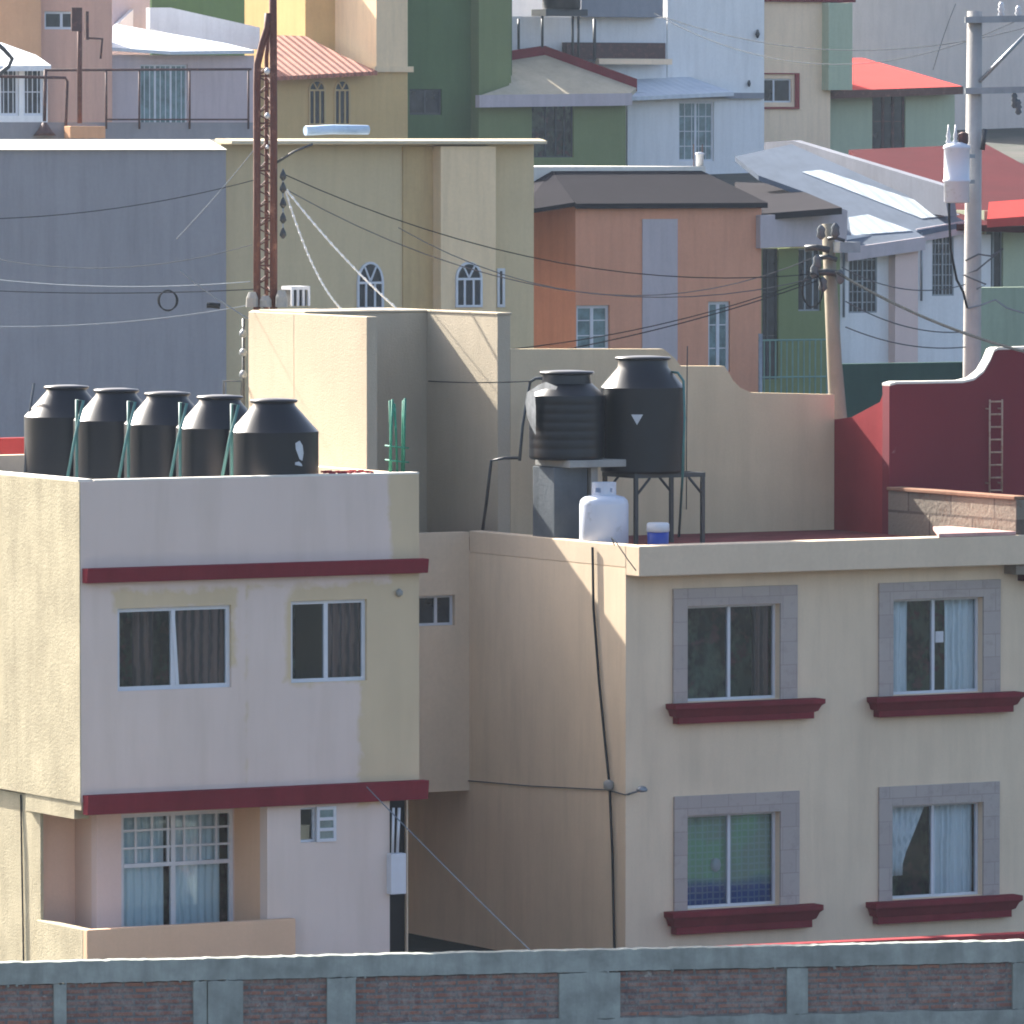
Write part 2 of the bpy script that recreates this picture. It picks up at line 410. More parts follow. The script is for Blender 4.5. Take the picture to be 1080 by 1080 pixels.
# ------------------------------------------------------------------ right apartment building
V_R = Uu(495, 700, 0).y                       # back of the visible left side, where the rear wing starts
V_W = V_R + .15                               # roof wall
ZF = ZR - .14
U_S = V(525, 400, V_W).x
V_B = Uu(450, 400, U_S).y
U_K = V(387, 400, V_R + .05).x
V_E = Uu(262, 400, U_K).y
ZT = V(450, 329, V_B).z
UE = 9.5
rb = thing('apartment_building', 'beige two storey apartment building with four stone framed windows and maroon sills', 'building', (4.5, 4, 0))
holes = []; wins = []
for (sx0, sx1, sy0, sy1), (fx0, fx1, fy0, fy1), (kx0, kx1, ky0, ky1) in [
    ((709, 840, 619, 740), (724, 822, 638, 738), (702, 860, 739, 760)),
    ((926, 1054, 613, 735), (941, 1036, 631, 730), (914, 1070, 732, 753)),
    ((710, 842, 837, 960), (724, 822, 858, 957), (700, 858, 957, 981)),
    ((926, 1053, 827, 950), (940, 1036, 848, 946), (913, 1068, 947, 970))]:
    s = R(0, sx0, sy0, sx1, sy1); f = R(0, fx0, fy0, fx1, fy1); k = R(0, kx0, ky0, kx1, ky1)
    f = (f[0], f[1], k[3] + .01, f[3]); s = (s[0], s[1], k[3], s[3])
    holes.append(f); wins.append((s, f, k))
mb = MB().wall(0, UE, 0, ZR - .30, 0, .2, holes)
mb.box(0, .2, .2, 8, 0, ZR - .42); mb.box(UE - .2, UE, .2, 8, 0, ZR - .42); mb.box(.2, UE - .2, 7.8, 8, 0, ZR - .42)
mb.box(0, .2, .2, 8, ZR - .42, ZR - .3)

mb.build('wall', 'facade', rb)
MB().box(.2, UE - .2, 1.0, 1.1, .1, ZR - .5).build('inner_wall', 'room', rb)  # close behind the panes so the painted reflection shows
MB().box(.2, UE - .2, .2, 1.0, 2.62, 2.74).build('inner_floor', 'interior', rb)
MB().box(.2, 8.8, .02, V_W + 4, ZF - .2, ZF).build('roof', 'roof_tile', rb)
# projecting parapet, its left end flush with the side wall
MB().box(0, UE, -.36, 0, ZR - .40, ZR).box(0, .2, 0, V_R, ZR - .30, ZR).build('parapet', 'stucco_w', rb, .012)
for i, (s, f, k) in enumerate(wins):
    w_ = window(rb, f, 0, mull=(.5,), rec=.11)
    mb = MB(); a, b = -.035, -.0
    mb.box(s[0], f[0], a, b, s[2], s[3]); mb.box(f[1], s[1], a, b, s[2], s[3]); mb.box(f[0], f[1], a, b, f[3], s[3])
    mb.build('surround', 'stone', w_, .004)
    h = k[3] - k[2]; p = .09; c0, c1 = k[0], k[1]
    def ring(ins, z, d): return [(c0 + ins, 0, z), (c0 + ins, -d, z), (c1 - ins, -d, z), (c1 - ins, 0, z)]
    prof = [(0.0, k[3], .26), (0.0, k[3] - h * .22, .26), (.035, k[3] - h * .34, .22), (.06, k[3] - h * .62, .17), (.11, k[3] - h * .68, .15), (.11, k[2], .15)]
    mb = MB(); rs = [[mb.bm.verts.new(q) for q in ring(*x)] for x in prof]
    for q, r_ in zip(rs, rs[1:]):
        for j in range(4): mb.bm.faces.new((q[j], q[(j + 1) % 4], r_[(j + 1) % 4], r_[j]))
    mb.bm.faces.new(rs[0]); mb.bm.faces.new(rs[-1][::-1]); mb.build('sill', 'maroon', w_)
    u0, u1, z0, z1 = f; W = u1 - u0; cz = z1 - .02
    if i == 0:
        curtain(w_, u0 + W * .80, u1 - .03, z0 - .2, cz, .22, 'curtain_b', folds=4)
    elif i == 1:
        curtain(w_, u0 + .02, u0 + W * .27, z0 - .2, cz, .22, 'curtain_w', folds=3); curtain(w_, u0 + W * .66, u1 - .02, z0 - .2, cz, .22, 'curtain_w', folds=4)
        MB().box(u0 + W * .535, u0 + W * .625, .13, .138, z0 + .68, z0 + .83).build('paper_note', 'white_plastic', w_)
    elif i == 2:
        curtain(w_, u0 - .05, u1 + .05, z0 - .2, cz, .21, 'plaid', folds=6, amp=.02)
        mb = MB(); mb.lathe((u0 + W * .40, .22, z0 + .55), [(.01, -.1), (.06, -.06), (.075, 0), (.06, .07), (.01, .1)], 16); mb.build('white_round_body', 'white_plastic', w_)  # small round white body behind the glass
    else:
        curtain(w_, u0 + .02, u0 + W * .46, z0 + .3, cz, .22, 'curtain_w', folds=5, taper=.55); curtain(w_, u0 + W * .52, u1 - .02, z0 - .2, cz, .22, 'curtain_w', folds=6)
# rear wing bridging the passage, with its small window
zb = V(485, 834, V_R).z
hw = R(V_R, 444, 628, 480, 660); hw = (hw[0] - .12, hw[1], hw[2], hw[3])
mb = MB().wall(-5.2, 0, zb, ZR - .02, V_R, .2, [hw]); mb.box(-5.2, -5.0, V_R + .2, 8, zb, ZR - .02)
mb.box(-5.0, 0, 7.8, 8, 0, ZR - .05); mb.box(-5.0, 0, V_R + .2, 7.8, zb, zb + .15); mb.box(-5.0, -.003, V_R + .2, 7.8, ZR - .3, ZR - .15)
mb.build('rear_wing', 'stucco_w', rb)
window(rb, hw, V_R, mull=(.60,), rec=.08, pane='dark_glass')
# stair block, its side wall, roof wall
MB().box(U_K, U_S + .2, V_B, V_E, ZF - .3, ZT).prism([(U_K + .01, V_E, ZF - .3), (U_K + .57, V_E + 1.0, ZF - .3), (U_S + .2, V_E + 1.0, ZF - .3), (U_S + .2, V_E, ZF - .3)], (0, 0, ZT - ZF + .3)).box(U_K, U_K + .16, V_R + .05, V_B, ZF - .3, ZT).box(U_S, U_S + .2, V_W, V_B, ZF - .1, ZT).build('stair_block', 'stucco', rb, .01)
MB().box(U_K + .16, U_S + .2, V_B - .02, V_E, ZT, ZT + .03).box(U_S - .012, U_S + .212, V_W - .02, V_B - .02, ZT, ZT + .03).build('stair_block_coping', 'stucco', rb, .008)
pr = [(537, 368), (700, 368), (712, 378), (718, 386), (764, 386), (768, 392), (773, 401), (781, 409), (792, 414), (880, 416)]
pts = [V(x, y, V_W) for x, y in pr]; pts[0].x = U_S + .2
pts += [Vector((pts[-1].x, V_W, ZF - .1)), Vector((pts[0].x, V_W, ZF - .1))]
MB().prism(pts, (0, .16, 0)).build('roof_wall', plaster('beige_stucco_shade_copy', 'D0BE9E', .08, .24, 25, .15), rb)  # lighter copy of the stair block stucco, lifting this shaded wall by colour
U_N = pts[-2].x                               # party wall with the neighbour
# lamp and wall cable
mb = MB(); P = [Uu(490, 823, 0), Uu(560, 829, 0), Uu(640, 833, 0)]
mb.tube([p + Vector((-.015, 0, 0)) for p in P], .008, 5); q = V(662, 838, 0) ; mb.tube([P[-1] + Vector((-.015, 0, 0)), Vector((-.015, -.02, q.z)), V(668, 836, -.06)], .008, 5)
tag(mb.build('wall_cable', 'grey_cable'), 'thin grey cable running along the shaded side wall to a lamp', 'cable')
c = V(677, 833, -.2)
wl = thing('wall_lamp', 'small grey lamp on the corner of the beige apartment building', 'lamp', c)
MB().lathe(c + Vector((0, 0, -.03)), [(.02, 0), (.07, .01), (.08, .03), (.05, .07), (.02, .08)], 14).build('shade', 'grey_metal', wl)
MB().tube([c, V(662, 838, 0)], .014, 6).build('arm', 'grey_metal', wl)
mb = MB(); pts = [(627, 577), (628, 640), (634, 720), (640, 780), (645, 830), (648, 900), (650, 1000), (651, 1060)]
mb.tube([Uu(x, y, 0) + Vector((-.03, 0, 0)) for x, y in pts], .018, 6)
tag(mb.build('drop_cable', 'black_cable'), 'thick black cable hanging down the side wall of the apartment building', 'cable')
c = Uu(642, 828, -.05); tag(MB().lathe(c, [(.03, -.07), (.07, -.04), (.07, .04), (.03, .07)], 10).build('junction_box', 'concrete'), 'small grey junction box where cables meet on the side wall', 'junction box')

# ------------------------------------------------------------------ things on the right roof
def patch(mb, c, r, pts, th0, t=.006):
    "thin curved sticker on a cylinder of radius r"
    out = [[mb.bm.verts.new((c[0] + (r + e) * math.cos(th0 + s / r), c[1] + (r + e) * math.sin(th0 + s / r), c[2] + z)) for s, z in pts] for e in (-.004, t)]
    n = len(pts); mb.bm.faces.new(out[0]); mb.bm.faces.new(out[1][::-1])
    for i in range(n): mb.bm.faces.new((out[0][i], out[0][(i + 1) % n], out[1][(i + 1) % n], out[1][i]))
TC = math.atan2(-Fh.y, -Fh.x)                 # bearing from the roofs towards the viewer
def tank(label, c, r, hb, hs, mat='tank', emblem=None, group=None, rib=True, neck=.5, hn=.07):
    t = thing('water_tank', label, 'water tank', c, group)
    pr = [(r * .96, 0), (r, .03)]
    n = 7
    for k in range(n):
        z0 = .03 + (hb - .03) * k / n; z1 = .03 + (hb - .03) * (k + 1) / n
        pr += [(r, z0 + .02), (r, z1 - .02), (r * (.994 if rib else 1), z1 - .004)]
    pr += [(r, hb), (r * neck, hb + hs), (r * neck * .97, hb + hs + hn), (r * neck * .9, hb + hs + hn)]
    o = MB().lathe(c, pr, 48).build('tank_body', mat, t)
    m = o.modifiers.new("edges", 'EDGE_SPLIT'); m.split_angle = math.radians(35)
    MB().lathe(Vector(c) + Vector((0, 0, hb + hs + hn)), [(r * neck * 1.06, 0), (r * neck * 1.12, .02), (r * neck * 1.08, .04), (r * neck * .5, .055), (.02, .058)], 32).build('lid', mat, t)
    if emblem:
        mb = MB()
        for p in emblem[0]: patch(mb, c, r, p, emblem[1])
        mb.build('emblem', 'white_plastic', t)
    return t
G_R = 'water tanks on the apartment roof'
def on_roof(px, py, z=ZF): return Z(px, py, z)
# smaller tank on a cement slab over a block pier
cS = atD(598, 483, 102.2); r = 40 / FPX * 102.2
MBs = thing('tank_platform', 'cement slab on a dark block pier carrying the smaller black tank', 'platform', Vector((cS.x, cS.y, ZF)))
s0 = atD(548, 490, 102.2); s1 = atD(657, 489, 102.2)
ux = [s0.x, s1.x - .12]
zs = atD(600, 484, 102.2).z
MB().box(ux[0] + .32, ux[1] + .10, cS.y - .5, cS.y + .45, zs - .1, zs).build('slab', 'concrete', MBs, .01)
pA, pB = atD(553, 520, 102.2), atD(612, 520, 102.2)
MB().box(pA.x + .15, pB.x + .0, cS.y - .3, cS.y + .3, ZF, zs - .1).build('pier', 'concrete_d', MBs, .01)
pA, pB = atD(611, 520, 102.2), atD(620, 520, 102.2)
MB().box(pA.x + .05, pB.x + .05, cS.y - .34, cS.y - .22, ZF, zs - .1).build('post', 'concrete', MBs)
tank('smaller ribbed black water tank on a cement slab beside the white gas cylinder', (cS.x, cS.y, zs), r, .86, .16, 'tank2', None, G_R, True, .66, .12)
# a pale cloth hangs at the left edge of the tank
# bigger tank on steel stand
cB = atD(678, 498, 102.6); r2 = 44.5 / FPX * 102.6; zB = cB.z
e = lambda k: [(-.09 * k, .09 * k), (.09 * k, .09 * k), (0, -.08 * k)]
tank('largest black water tank with a white triangle emblem on a steel stand', (cB.x, cB.y, zB), r2, 1.15, .27, 'tank2', ([[(-.10, .80), (.06, .80), (-.02, .66)]], TC - .12), G_R, False, .60, .1)
st = thing('tank_stand', 'dark steel stand with braced legs under the largest black tank', 'stand', (cB.x, cB.y, ZF))
L0, L1 = atD(686, 520, 102.0), atD(739, 520, 103.0); yo = .42
mb = MB(); u0, u1 = cB.x - .38, cB.x + .72
for y in (cB.y - yo, cB.y + yo): mb.box(u0, u1, y - .025, y + .025, zB - .06, zB)
for x in (u0, u1 - .05): mb.box(x, x + .05, cB.y - yo + .025, cB.y + yo - .025, zB - .06, zB)
for k in range(1, 4): mb.box(u0 + .05, u1 - .05, cB.y - yo + k * .21 - .02, cB.y - yo + k * .21 + .02, zB - .04, zB - .004)
mb.build('top_frame', 'dark_metal', st)
for x in (u0 + .03, u1 - .03):
    for y in (cB.y - yo, cB.y + yo):
        l = MB().box(x - .025, x + .025, y - .025, y + .025, ZF, zB - .06).build('leg', 'dark_metal', st)
        sx = .22 if x < cB.x else -.22
        MB().tube([(x, y, zB - .3), (x + sx, y, zB - .06)], .018, 6).build('brace', 'dark_metal', l)
# gas cylinder
g0 = Uu(637, 572, .37); gr = 26 / FPX * 100.8
gc = thing('gas_cylinder', 'white gas cylinder with a holed collar standing on the roof edge', 'gas cylinder', (g0.x, g0.y, ZF))
zt = Uu(637, 522, .37).z - ZF; gh = zt
pr = [(gr * .8, 0), (gr * .8, .03), (gr * .92, .05), (gr, .11), (gr, gh - .13), (gr * .96, gh - .07), (gr * .82, gh - .025), (gr * .5, gh), (gr * .1, gh + .01)]
MB().lathe((g0.x, g0.y, ZF), pr, 36).build('vessel', 'gas_white', gc)
mb = MB(); cr = gr * .5; n = 24
for k in range(n):
    a0, a1 = 2 * math.pi * k / n, 2 * math.pi * (k + 1) / n
    mid = (a0 + a1) / 2
    near = min(abs((mid - TC - .55 + math.pi) % (2 * math.pi) - math.pi), abs((mid - TC + .55 + math.pi) % (2 * math.pi) - math.pi))
    segs = [(0, .06), (.12, .19)] if near < .15 else [(0, .19)]
    for za, zb_ in segs:
        mb.prism([(g0.x + cr * math.cos(a), g0.y + cr * math.sin(a), ZF + gh - .02 + z) for a, z in ((a0, za), (a1, za), (a1, zb_), (a0, zb_))], Vector((-math.cos(mid), -math.sin(mid), 0)) * .012)
mb.build('collar', 'gas_white', gc)
MB().lathe((g0.x, g0.y, ZF + gh), [(.05, 0), (.05, .06), (.025, .07), (.025, .12)], 12).build('valve', 'grey_metal', gc)
b0 = Uu(694, 577, .80)
bk = thing('bucket', 'small blue bucket with a white top standing on the roof edge', 'bucket', (b0.x, b0.y, ZF)); br = 11.5 / FPX * 100.6
MB().lathe((b0.x, b0.y, ZF), [(br * .85, 0), (br * .95, .02), (br, .27), (br * .97, .27)], 24).build('tub', 'blue_plastic', bk)
MB().lathe((b0.x, b0.y, ZF + .27), [(br * .98, 0), (br * 1.06, .012), (br * 1.04, .11), (br * .9, .125)], 24).build('rim', 'white_plastic', bk)
def pipe(label, pts, rad, mat, name='water_pipe', cat='pipe', group=None, n=8):
    return tag(MB().tube(pts, rad, n).build(name, mat), label, cat, group)
pipe('pale pipe rising beside the smaller black tank and bending over to it', [atD(548, 486, 102.6), atD(551, 450, 102.6), atD(555, 425, 102.6), atD(559, 403, 102.6), atD(565, 399, 102.5), atD(575, 399, 102.4)], .022, 'grey_cable')
pipe('short dark pipe leaning on the roof left of the tank platform', [Z(508, 566, ZF), atD(513, 530, 103), atD(518, 486, 103), atD(532, 483, 103), atD(548, 483, 103)], .022, 'dark_metal')
pipe('green pipe running up the right side of the largest black tank', [Z(716, 566, ZF), atD(720, 500, 102.0), atD(722, 440, 102.2), atD(721, 402, 102.3), atD(715, 393, 102.4), atD(704, 392, 102.5)], .018, 'green_pipe')
pipe('thin whip aerial standing behind the largest black tank', [Z(724, 560, ZF), atD(724, 460, 103), atD(725, 365, 103)], .008, 'dark_metal', 'aerial', 'aerial', n=5)
# white cloth strip flapping at the tank
f = plane3((556, 400, 101.9), (572, 400, 101.5), (560, 470, 101.9))
mb = MB(); mb.prism([f(x, y) for x, y in ((556, 414), (564, 414), (565, 430), (565, 459), (560, 450), (556, 440), (554, 425))], Fh * .02)
mb.prism([f(x, y) for x, y in ((556, 413.9), (568, 406), (576, 403), (588, 408), (586, 411), (576, 410), (564, 413.9))], Fh * .02)
tag(mb.build('torn_sheet', paint('dull_white_sheet', '8F9396', .7, .2, .3)), 'torn white plastic sheet stuck on the left shoulder of the smaller tank', 'sheet')
pipe('loose wire curling over the roof edge beside the white gas cylinder', [Z(648, 575, ZR), atD(645, 567, 99.6), atD(650, 572, 99.5), atD(662, 590, 99.4), atD(671, 602, 99.4)], .008, 'grey_cable', 'loose_wire', 'wire', n=5)

# ------------------------------------------------------------------ red neighbour on the right
rn = thing('neighbour_house', 'maroon roof walls of the next house with a curved white topped gable', 'building', (U_N + 2, 3, 0))
U_N2 = U_N + .002
vF = Uu(938, 460, U_N2).y
zl = Uu(880, 440, U_N2)
zc = lambda x, y: Uu(x, y, U_N2)
# sloping party wall seen from its left side
a = [zc(876, 443), zc(898, 440), zc(928, 424), zc(932, 413), zc(938, 408)]
a = [Vector((U_N2, p.y, p.z)) for p in a] + [Vector((U_N2, vF, ZF - .4)), Vector((U_N2, a[0].y, ZF - .4))]
MB().prism(a, (.18, 0, 0)).build('party_wall', 'brick_red', rn)
pr = [(938, 407), (945, 405), (1015, 404), (1027, 401), (1037, 393), (1044, 381), (1048, 371), (1052, 369), (1130, 367)]
top = [V(x, y, vF) for x, y in pr]; top[0].x = U_N2 - .002
low = [Vector((top[-1].x, vF, ZF - .4)), Vector((top[0].x, vF, ZF - .4))]
MB().prism(top + low, (0, .18, 0)).build('gable_wall', worn('chipped_maroon_paint', '742631', '9A7676', -.15, 3.2, .85), rn)
mb = MB()
for p, q in zip(top, top[1:]):
    mb.prism([p + Vector((0, -.015, 0)), q + Vector((0, -.015, 0)), q + Vector((0, -.015, .035)), p + Vector((0, -.015, .035))], (0, .21, 0))
mb.build('gable_coping', 'white_cap', rn)
# low block wall running to the front and the lit roof edge slab
la = zc(948, 517)
M['blocks'] = (lambda: None)
def blocks():
    t = NT('bare_concrete_blocks'); sp = t.n("ShaderNodeSeparateXYZ"); t.l(t.co, sp.inputs[0])
    cb = t.n("ShaderNodeCombineXYZ"); t.l(sp.outputs[1], cb.inputs[0]); t.l(sp.outputs[2], cb.inputs[1])
    br = t.n("ShaderNodeTexBrick"); t.l(cb.outputs[0], br.inputs[0]); br.inputs["Scale"].default_value = 1
    br.inputs["Brick Width"].default_value = 1.1; br.inputs["Row Height"].default_value = .42; br.inputs["Mortar Size"].default_value = .018
    br.inputs["Color1"].default_value = lin('857A6C'); br.inputs["Color2"].default_value = lin('766D62'); br.inputs["Mortar"].default_value = lin('5E544C')
    k = t.mix(t.mr(t.noise(3, 6, .7), .55, .65, 0, .7), br.outputs[0], lin('6E5A4C'))
    t.bump(t.noise(16, 5), .6, .02); return t.out(k)
M['blocks'] = blocks()
zlow = Uu(1000, 518, U_N2).z; zs0 = Uu(1000, 551, U_N2).z
MB().box(U_N2 - .02, U_N2 + .16, -.3, vF, ZF - .4, zlow - .05).build('low_block_wall', 'blocks', rn, .01)
MB().box(U_N2 - .05, U_N2 + .2, -.3, vF - .003, zlow - .05, zlow).build('low_wall_coping', plaster('dusty_brick', '8C6C5A', .25, .3, 12, .6, blotch=4), rn, .01)
zz = ZR + .06
pa_, pb_ = V(990, 567, -.36).x, V(984, 560, 1.3).x
MB().prism([(pa_, -.36, ZR + .002), (U_N2 - .06, -.36, ZR + .002), (U_N2 - .06, 1.3, ZR + .002), (pb_, 1.3, ZR + .002)], (0, 0, .05)).build('roof_edge_tiles', plaster('pink_dusty_tile', 'C59C94', .25, .2, 10, .6, blotch=4), rn, .006)
MB().box(U_N2 + .16, U_N2 + 7, vF + .2, vF + 6, ZF - .5, ZF - .3).box(U_N2 + .2, U_N2 + 7, -.3, vF - .01, ZF - .5, ZF - .3).build('roof', 'roof_maroon', rn)
MB().box(UE + .05, U_N2 + 7, -.3, vF + 6, 0, ZF - .5).box(U_N2, UE + .05, 8.05, vF + 6, 0, ZF - .5).build('wall', 'maroon', rn)
# ladder fixed on the gable
ld = thing('wall_ladder', 'rusty pale iron ladder fixed upright on the maroon gable wall', 'ladder', V(1050, 520, vF - .1))
lu0, lu1 = V(1043, 470, vF - .08).x, V(1056, 470, vF - .08).x; lz0, lz1 = V(1050, 519, vF).z, V(1050, 421, vF).z
M['ladder'] = worn('pale_rusty_iron', 'B59A84', '8A5A48', .4, 9)
for u in (lu0, lu1): MB().tube([(u, vF - .1, lz0), (u, vF - .1, lz1)], .014, 6).build('rail', 'ladder', ld)
for k in range(8):
    z = lz0 + .03 + (lz1 - lz0 - .06) * k / 7; MB().tube([(lu0, vF - .1, z), (lu1, vF - .1, z)], .013, 6).build('rung', 'ladder', ld)
for k in (.1, .9):
    z = lz0 + (lz1 - lz0) * k; MB().box(lu0 - .01, lu0 + .01, vF - .1, vF, z - .01, z + .01).box(lu1 - .01, lu1 + .01, vF - .1, vF, z - .01, z + .01).build('bracket', 'ladder', ld)

# ------------------------------------------------------------------ left house
VL = -2.8
U0 = V(85, 600, VL).x; U1 = V(442, 600, VL).x; UG = V(411, 900, VL).x
ZP = V(265, 504, VL).z; ZB1 = V(265, 600, VL).z; ZB2 = V(265, 838, VL).z
VB_ = 5.5
lb = thing('painted_house', 'lavender and beige two storey house with maroon bands and a porch', 'building', ((U0 + U1) / 2, 0, 0))
def left_paint(name, rects, pat):
    "lavender paint rolled over beige plaster: stops ragged round the windows and near the right corner"
    t = NT(name); sp = t.n("ShaderNodeSeparateXYZ"); t.l(t.co, sp.inputs[0])
    nz = t.math('MULTIPLY', t.math('SUBTRACT', t.noise(3.2, 6, .65), .5), .34)
    def rect(a, b, c, d):
        dx = t.math('MULTIPLY', t.math('SUBTRACT', sp.outputs[0], a), t.math('SUBTRACT', b, sp.outputs[0]))
        m = None
        for (s, v, sg) in ((0, a, 1), (0, b, -1), (2, c, 1), (2, d, -1)):
            e_ = t.math('ADD', t.math('MULTIPLY', t.math('SUBTRACT', sp.outputs[s], v), sg), nz)
            e_ = t.mr(e_, -.03, .04); m = e_ if m is None else t.math('MINIMUM', m, e_)
        return m
    base = lb.location
    cov = None
    for q in rects:
        m = rect(q[0] - base.x, q[1] - base.x, q[2], q[3]); cov = m if cov is None else t.math('MAXIMUM', cov, m)
    for q in pat:
        m = rect(q[0] - base.x, q[1] - base.x, q[2], q[3]); cov = t.math('MULTIPLY', cov, t.math('SUBTRACT', 1.0, m))
    lv, be = lin('D6C4B9'), lin('CCB898')
    v1 = t.mr(t.noise(.7, 5, .6), .3, .7); v2 = t.mr(t.noise(1.2, 4, .6, (3, 3, .3)), .45, .75)
    k = t.mix(cov, t.mix(v1, sc_col(be, .9), be), t.mix(v1, sc_col(lv, .93), lv))
    k = t.mix(t.math('MULTIPLY', v2, .16), k, sc_col(be, .55))
    t.bump(t.noise(22, 5), .2, .006); return t.out(k)
wA = R(VL, 124, 640, 244, 727); wB = R(VL, 307, 633, 387, 719); wC = R(VL, 317, 851, 354, 888)
def rr(x0, y0, x1, y1): return R(VL, x0, y0, x1, y1)
lavr = [rr(70, 480, 412, 620), rr(70, 612, 262, 860), rr(258, 618, 304, 860), rr(258, 722, 380, 860), rr(255, 850, 420, 1100)]
pat = [rr(119, 622, 249, 642), rr(241, 622, 249, 700), rr(302, 640, 308, 715)]
mf = left_paint('lavender_over_beige_plaster', lavr, pat)
xd0 = V(282, 920, VL).x                       # right jamb of the porch
zpo = ZB2 - .12
mb = MB().wall(U0, U1, ZB2, ZP, VL, .2, [wA, wB])
mb.build('front_wall', mf, lb)
MB().wall(xd0, UG, 0, ZB2, VL, .2, [wC]).build('ground_floor_wall', mf, lb)
# other walls: left side in rough stucco, right and back closed
V38 = Uu(38, 900, U0).y
MB().box(U0 - .015, U0, VL, VL + .2, ZB2, ZP).box(U0 - .015, U0 + .2, VL + .2, VB_, ZB2, ZP).build('side_wall', 'stucco_y', lb)
MB().box(U0 + .06, U0 + .10, V38, VB_, 0, ZB2 - .03).build('lower_side_wall', 'stucco_y', lb)
mb = MB(); mb.box(U1 - .2, U1, VL + .2, VB_, ZB2, ZP); mb.box(U0 + .2, U1 - .2, VB_ - .2, VB_, 0, ZP - .02); mb.box(UG - .2, UG, VL + .2, VB_, 0, ZB2)
mb.build('rear_wall', 'stucco_w', lb)
MB().box(U0 + .2, U1 - .2, VL + .2, VB_ - .2, ZP - .55, ZP - .36).build('roof', 'slab_grey', lb)
MB().box(U0 + .2, U1 - .2, 0.2, .3, ZB2 + .05, ZP - .3).box(xd0 + .1, UG - .2, 0, .1, 0, ZB2 - .2).build('inner_wall', 'room', lb)
MB().box(U0 + .2, U1 - .2, VL + .2, VB_ - .2, ZB2 - .10, ZB2 + .05).build('upper_floor', 'peach', lb)
MB().box(U0, U1, VL, VL + .2, ZB2 - .1, ZB2).box(U0, U0 + .2, VL + .2, V38 + .3, ZB2 - .22, ZB2).build('edge_beam', 'stucco_y', lb)
MB().box(U0 - .01, U0 + .19, VL + .05, VB_, ZP, ZP + .03).box(U0 + .19, U1, VL, VL + .19, ZP, ZP + .02).build('coping', 'white_cap', lb)
# maroon cornice bands
for zc_, h in ((ZB1 - .02, .18), (ZB2 - .03, .24)):
    mb = MB(); prof = [(0, zc_ + h / 2), (-.16, zc_ + h / 2), (-.13, zc_ - h / 2), (0, zc_ - h / 2)]
    mb.prism([(U0 + .02, VL + y, z) for y, z in prof], (U1 - U0 + .04, 0, 0)); mb.build('cornice_band', 'maroon', lb, .006)
wa = window(lb, wA, VL, fw=.05, mull=(.5,), rec=.05); wb = window(lb, wB, VL, fw=.045, mull=(.48,), rec=.05)
# the left leaf of the first window is tilted a little in its track
mb = MB(); c = wA[0] + (wA[1] - wA[0]) * .53
mb.prism([(c - .075, VL + .035, wA[3] - .05), (c - .03, VL + .035, wA[3] - .05), (c + .03, VL + .035, wA[2] + .05), (c - .015, VL + .035, wA[2] + .05)], (0, .01, 0)); mb.build('sash_stile', 'white_metal', wa)
W = wA[1] - wA[0]; curtain(wa, wA[0] + W * .26, wA[0] + W * .44, wA[2] - .1, wA[3], VL + .4, 'curtain_b', folds=3)
curtain(wa, wA[0] + W * .55, wA[0] + W * .98, wA[2] - .1, wA[3], VL + .17, 'curtain_b', folds=5)
W = wB[1] - wB[0]; curtain(wb, wB[0] + W * .52, wB[1], wB[2] - .1, wB[3], VL + .17, 'curtain_b', folds=4)
wc = window(lb, wC, VL, fw=.03, mull=(.45,), rec=.06, pane='glass')
mb = MB(); u0 = wC[0] + (wC[1] - wC[0]) * .45
mb.box(u0, u0 + .04, VL - .02, VL + .02, wC[2], wC[3]); mb.box(wC[1] - .04, wC[1], VL - .02, VL + .02, wC[2], wC[3])
for k in range(4):
    z = wC[2] + (wC[3] - wC[2] - .04) * k / 3; mb.box(u0 + .04, wC[1] - .04, VL - .02, VL + .02, z, z + .04)
mb.build('louvre_sash', 'white_metal', wc)
MB().box(u0 + .04, wC[1] - .04, VL - .003, VL + .003, wC[2] + .04, wC[3] - .04).build('louvre_glass', 'teal_glass', wc)
# porch
VD = Uu(247, 920, xd0).y; VD = min(VD, VL + 1.3)
d = R(VD, 128, 858, 247, 978); d = (d[0], d[1], .12, ZB2 - .26)
uj = V(102, 920, VD).x
MB().wall(uj, xd0 + .2, 0, ZB2 - .1, VD, .15, [d]).build('porch_wall', 'lav', lb)
MB().box(xd0, xd0 + .2, VL + .2, VD, 0, ZB2 - .1).build('porch_jamb', 'peach', lb)
vi = Uu(79, 920, uj).y
MB().box(uj, uj + .15, VD + .15, vi + .15, 0, ZB2 - .1).box(U0 + .2, uj, vi, vi + .15, 0, ZB2 - .1).build('porch_recess', 'porch_pink', lb)
MB().box(U0 + .1, xd0, VL + .12, VD, -.05, .1).build('porch_floor', 'brick_red', lb)
MB().box(uj, xd0, VD + 1.4, VD + 1.5, 0, ZB2 - .2).build('room_wall', 'room', lb)
zq = V(200, 975, VL - .15).z; uq0 = V(92, 990, VL - .15).x; uq1 = V(312, 990, VL - .15).x
mb = MB().box(uq0, uq1, VL - .15, VL - .03, 0, zq)
mb.build('porch_parapet', 'peach', lb, .01)
MB().box(uq0, uq0 + .14, VL - .03, V38, 0, zq - .005).build('porch_side_parapet', 'stucco_y', lb, .01)
sd = window(lb, d, VD, fw=.05, mull=(.47,), rec=.04, pane='glass', name='sliding_door')
zt_ = d[2] + (d[3] - d[2]) * .74; mb = MB(); mb.box(d[0] + .05, d[1] - .05, VD + .03, VD + .09, zt_ - .025, zt_ + .025)
for k in range(1, 7):
    c = d[0] + (d[1] - d[0]) * k / 7; mb.box(c - .014, c + .014, VD + .045, VD + .08, zt_ + .025, d[3] - .05)
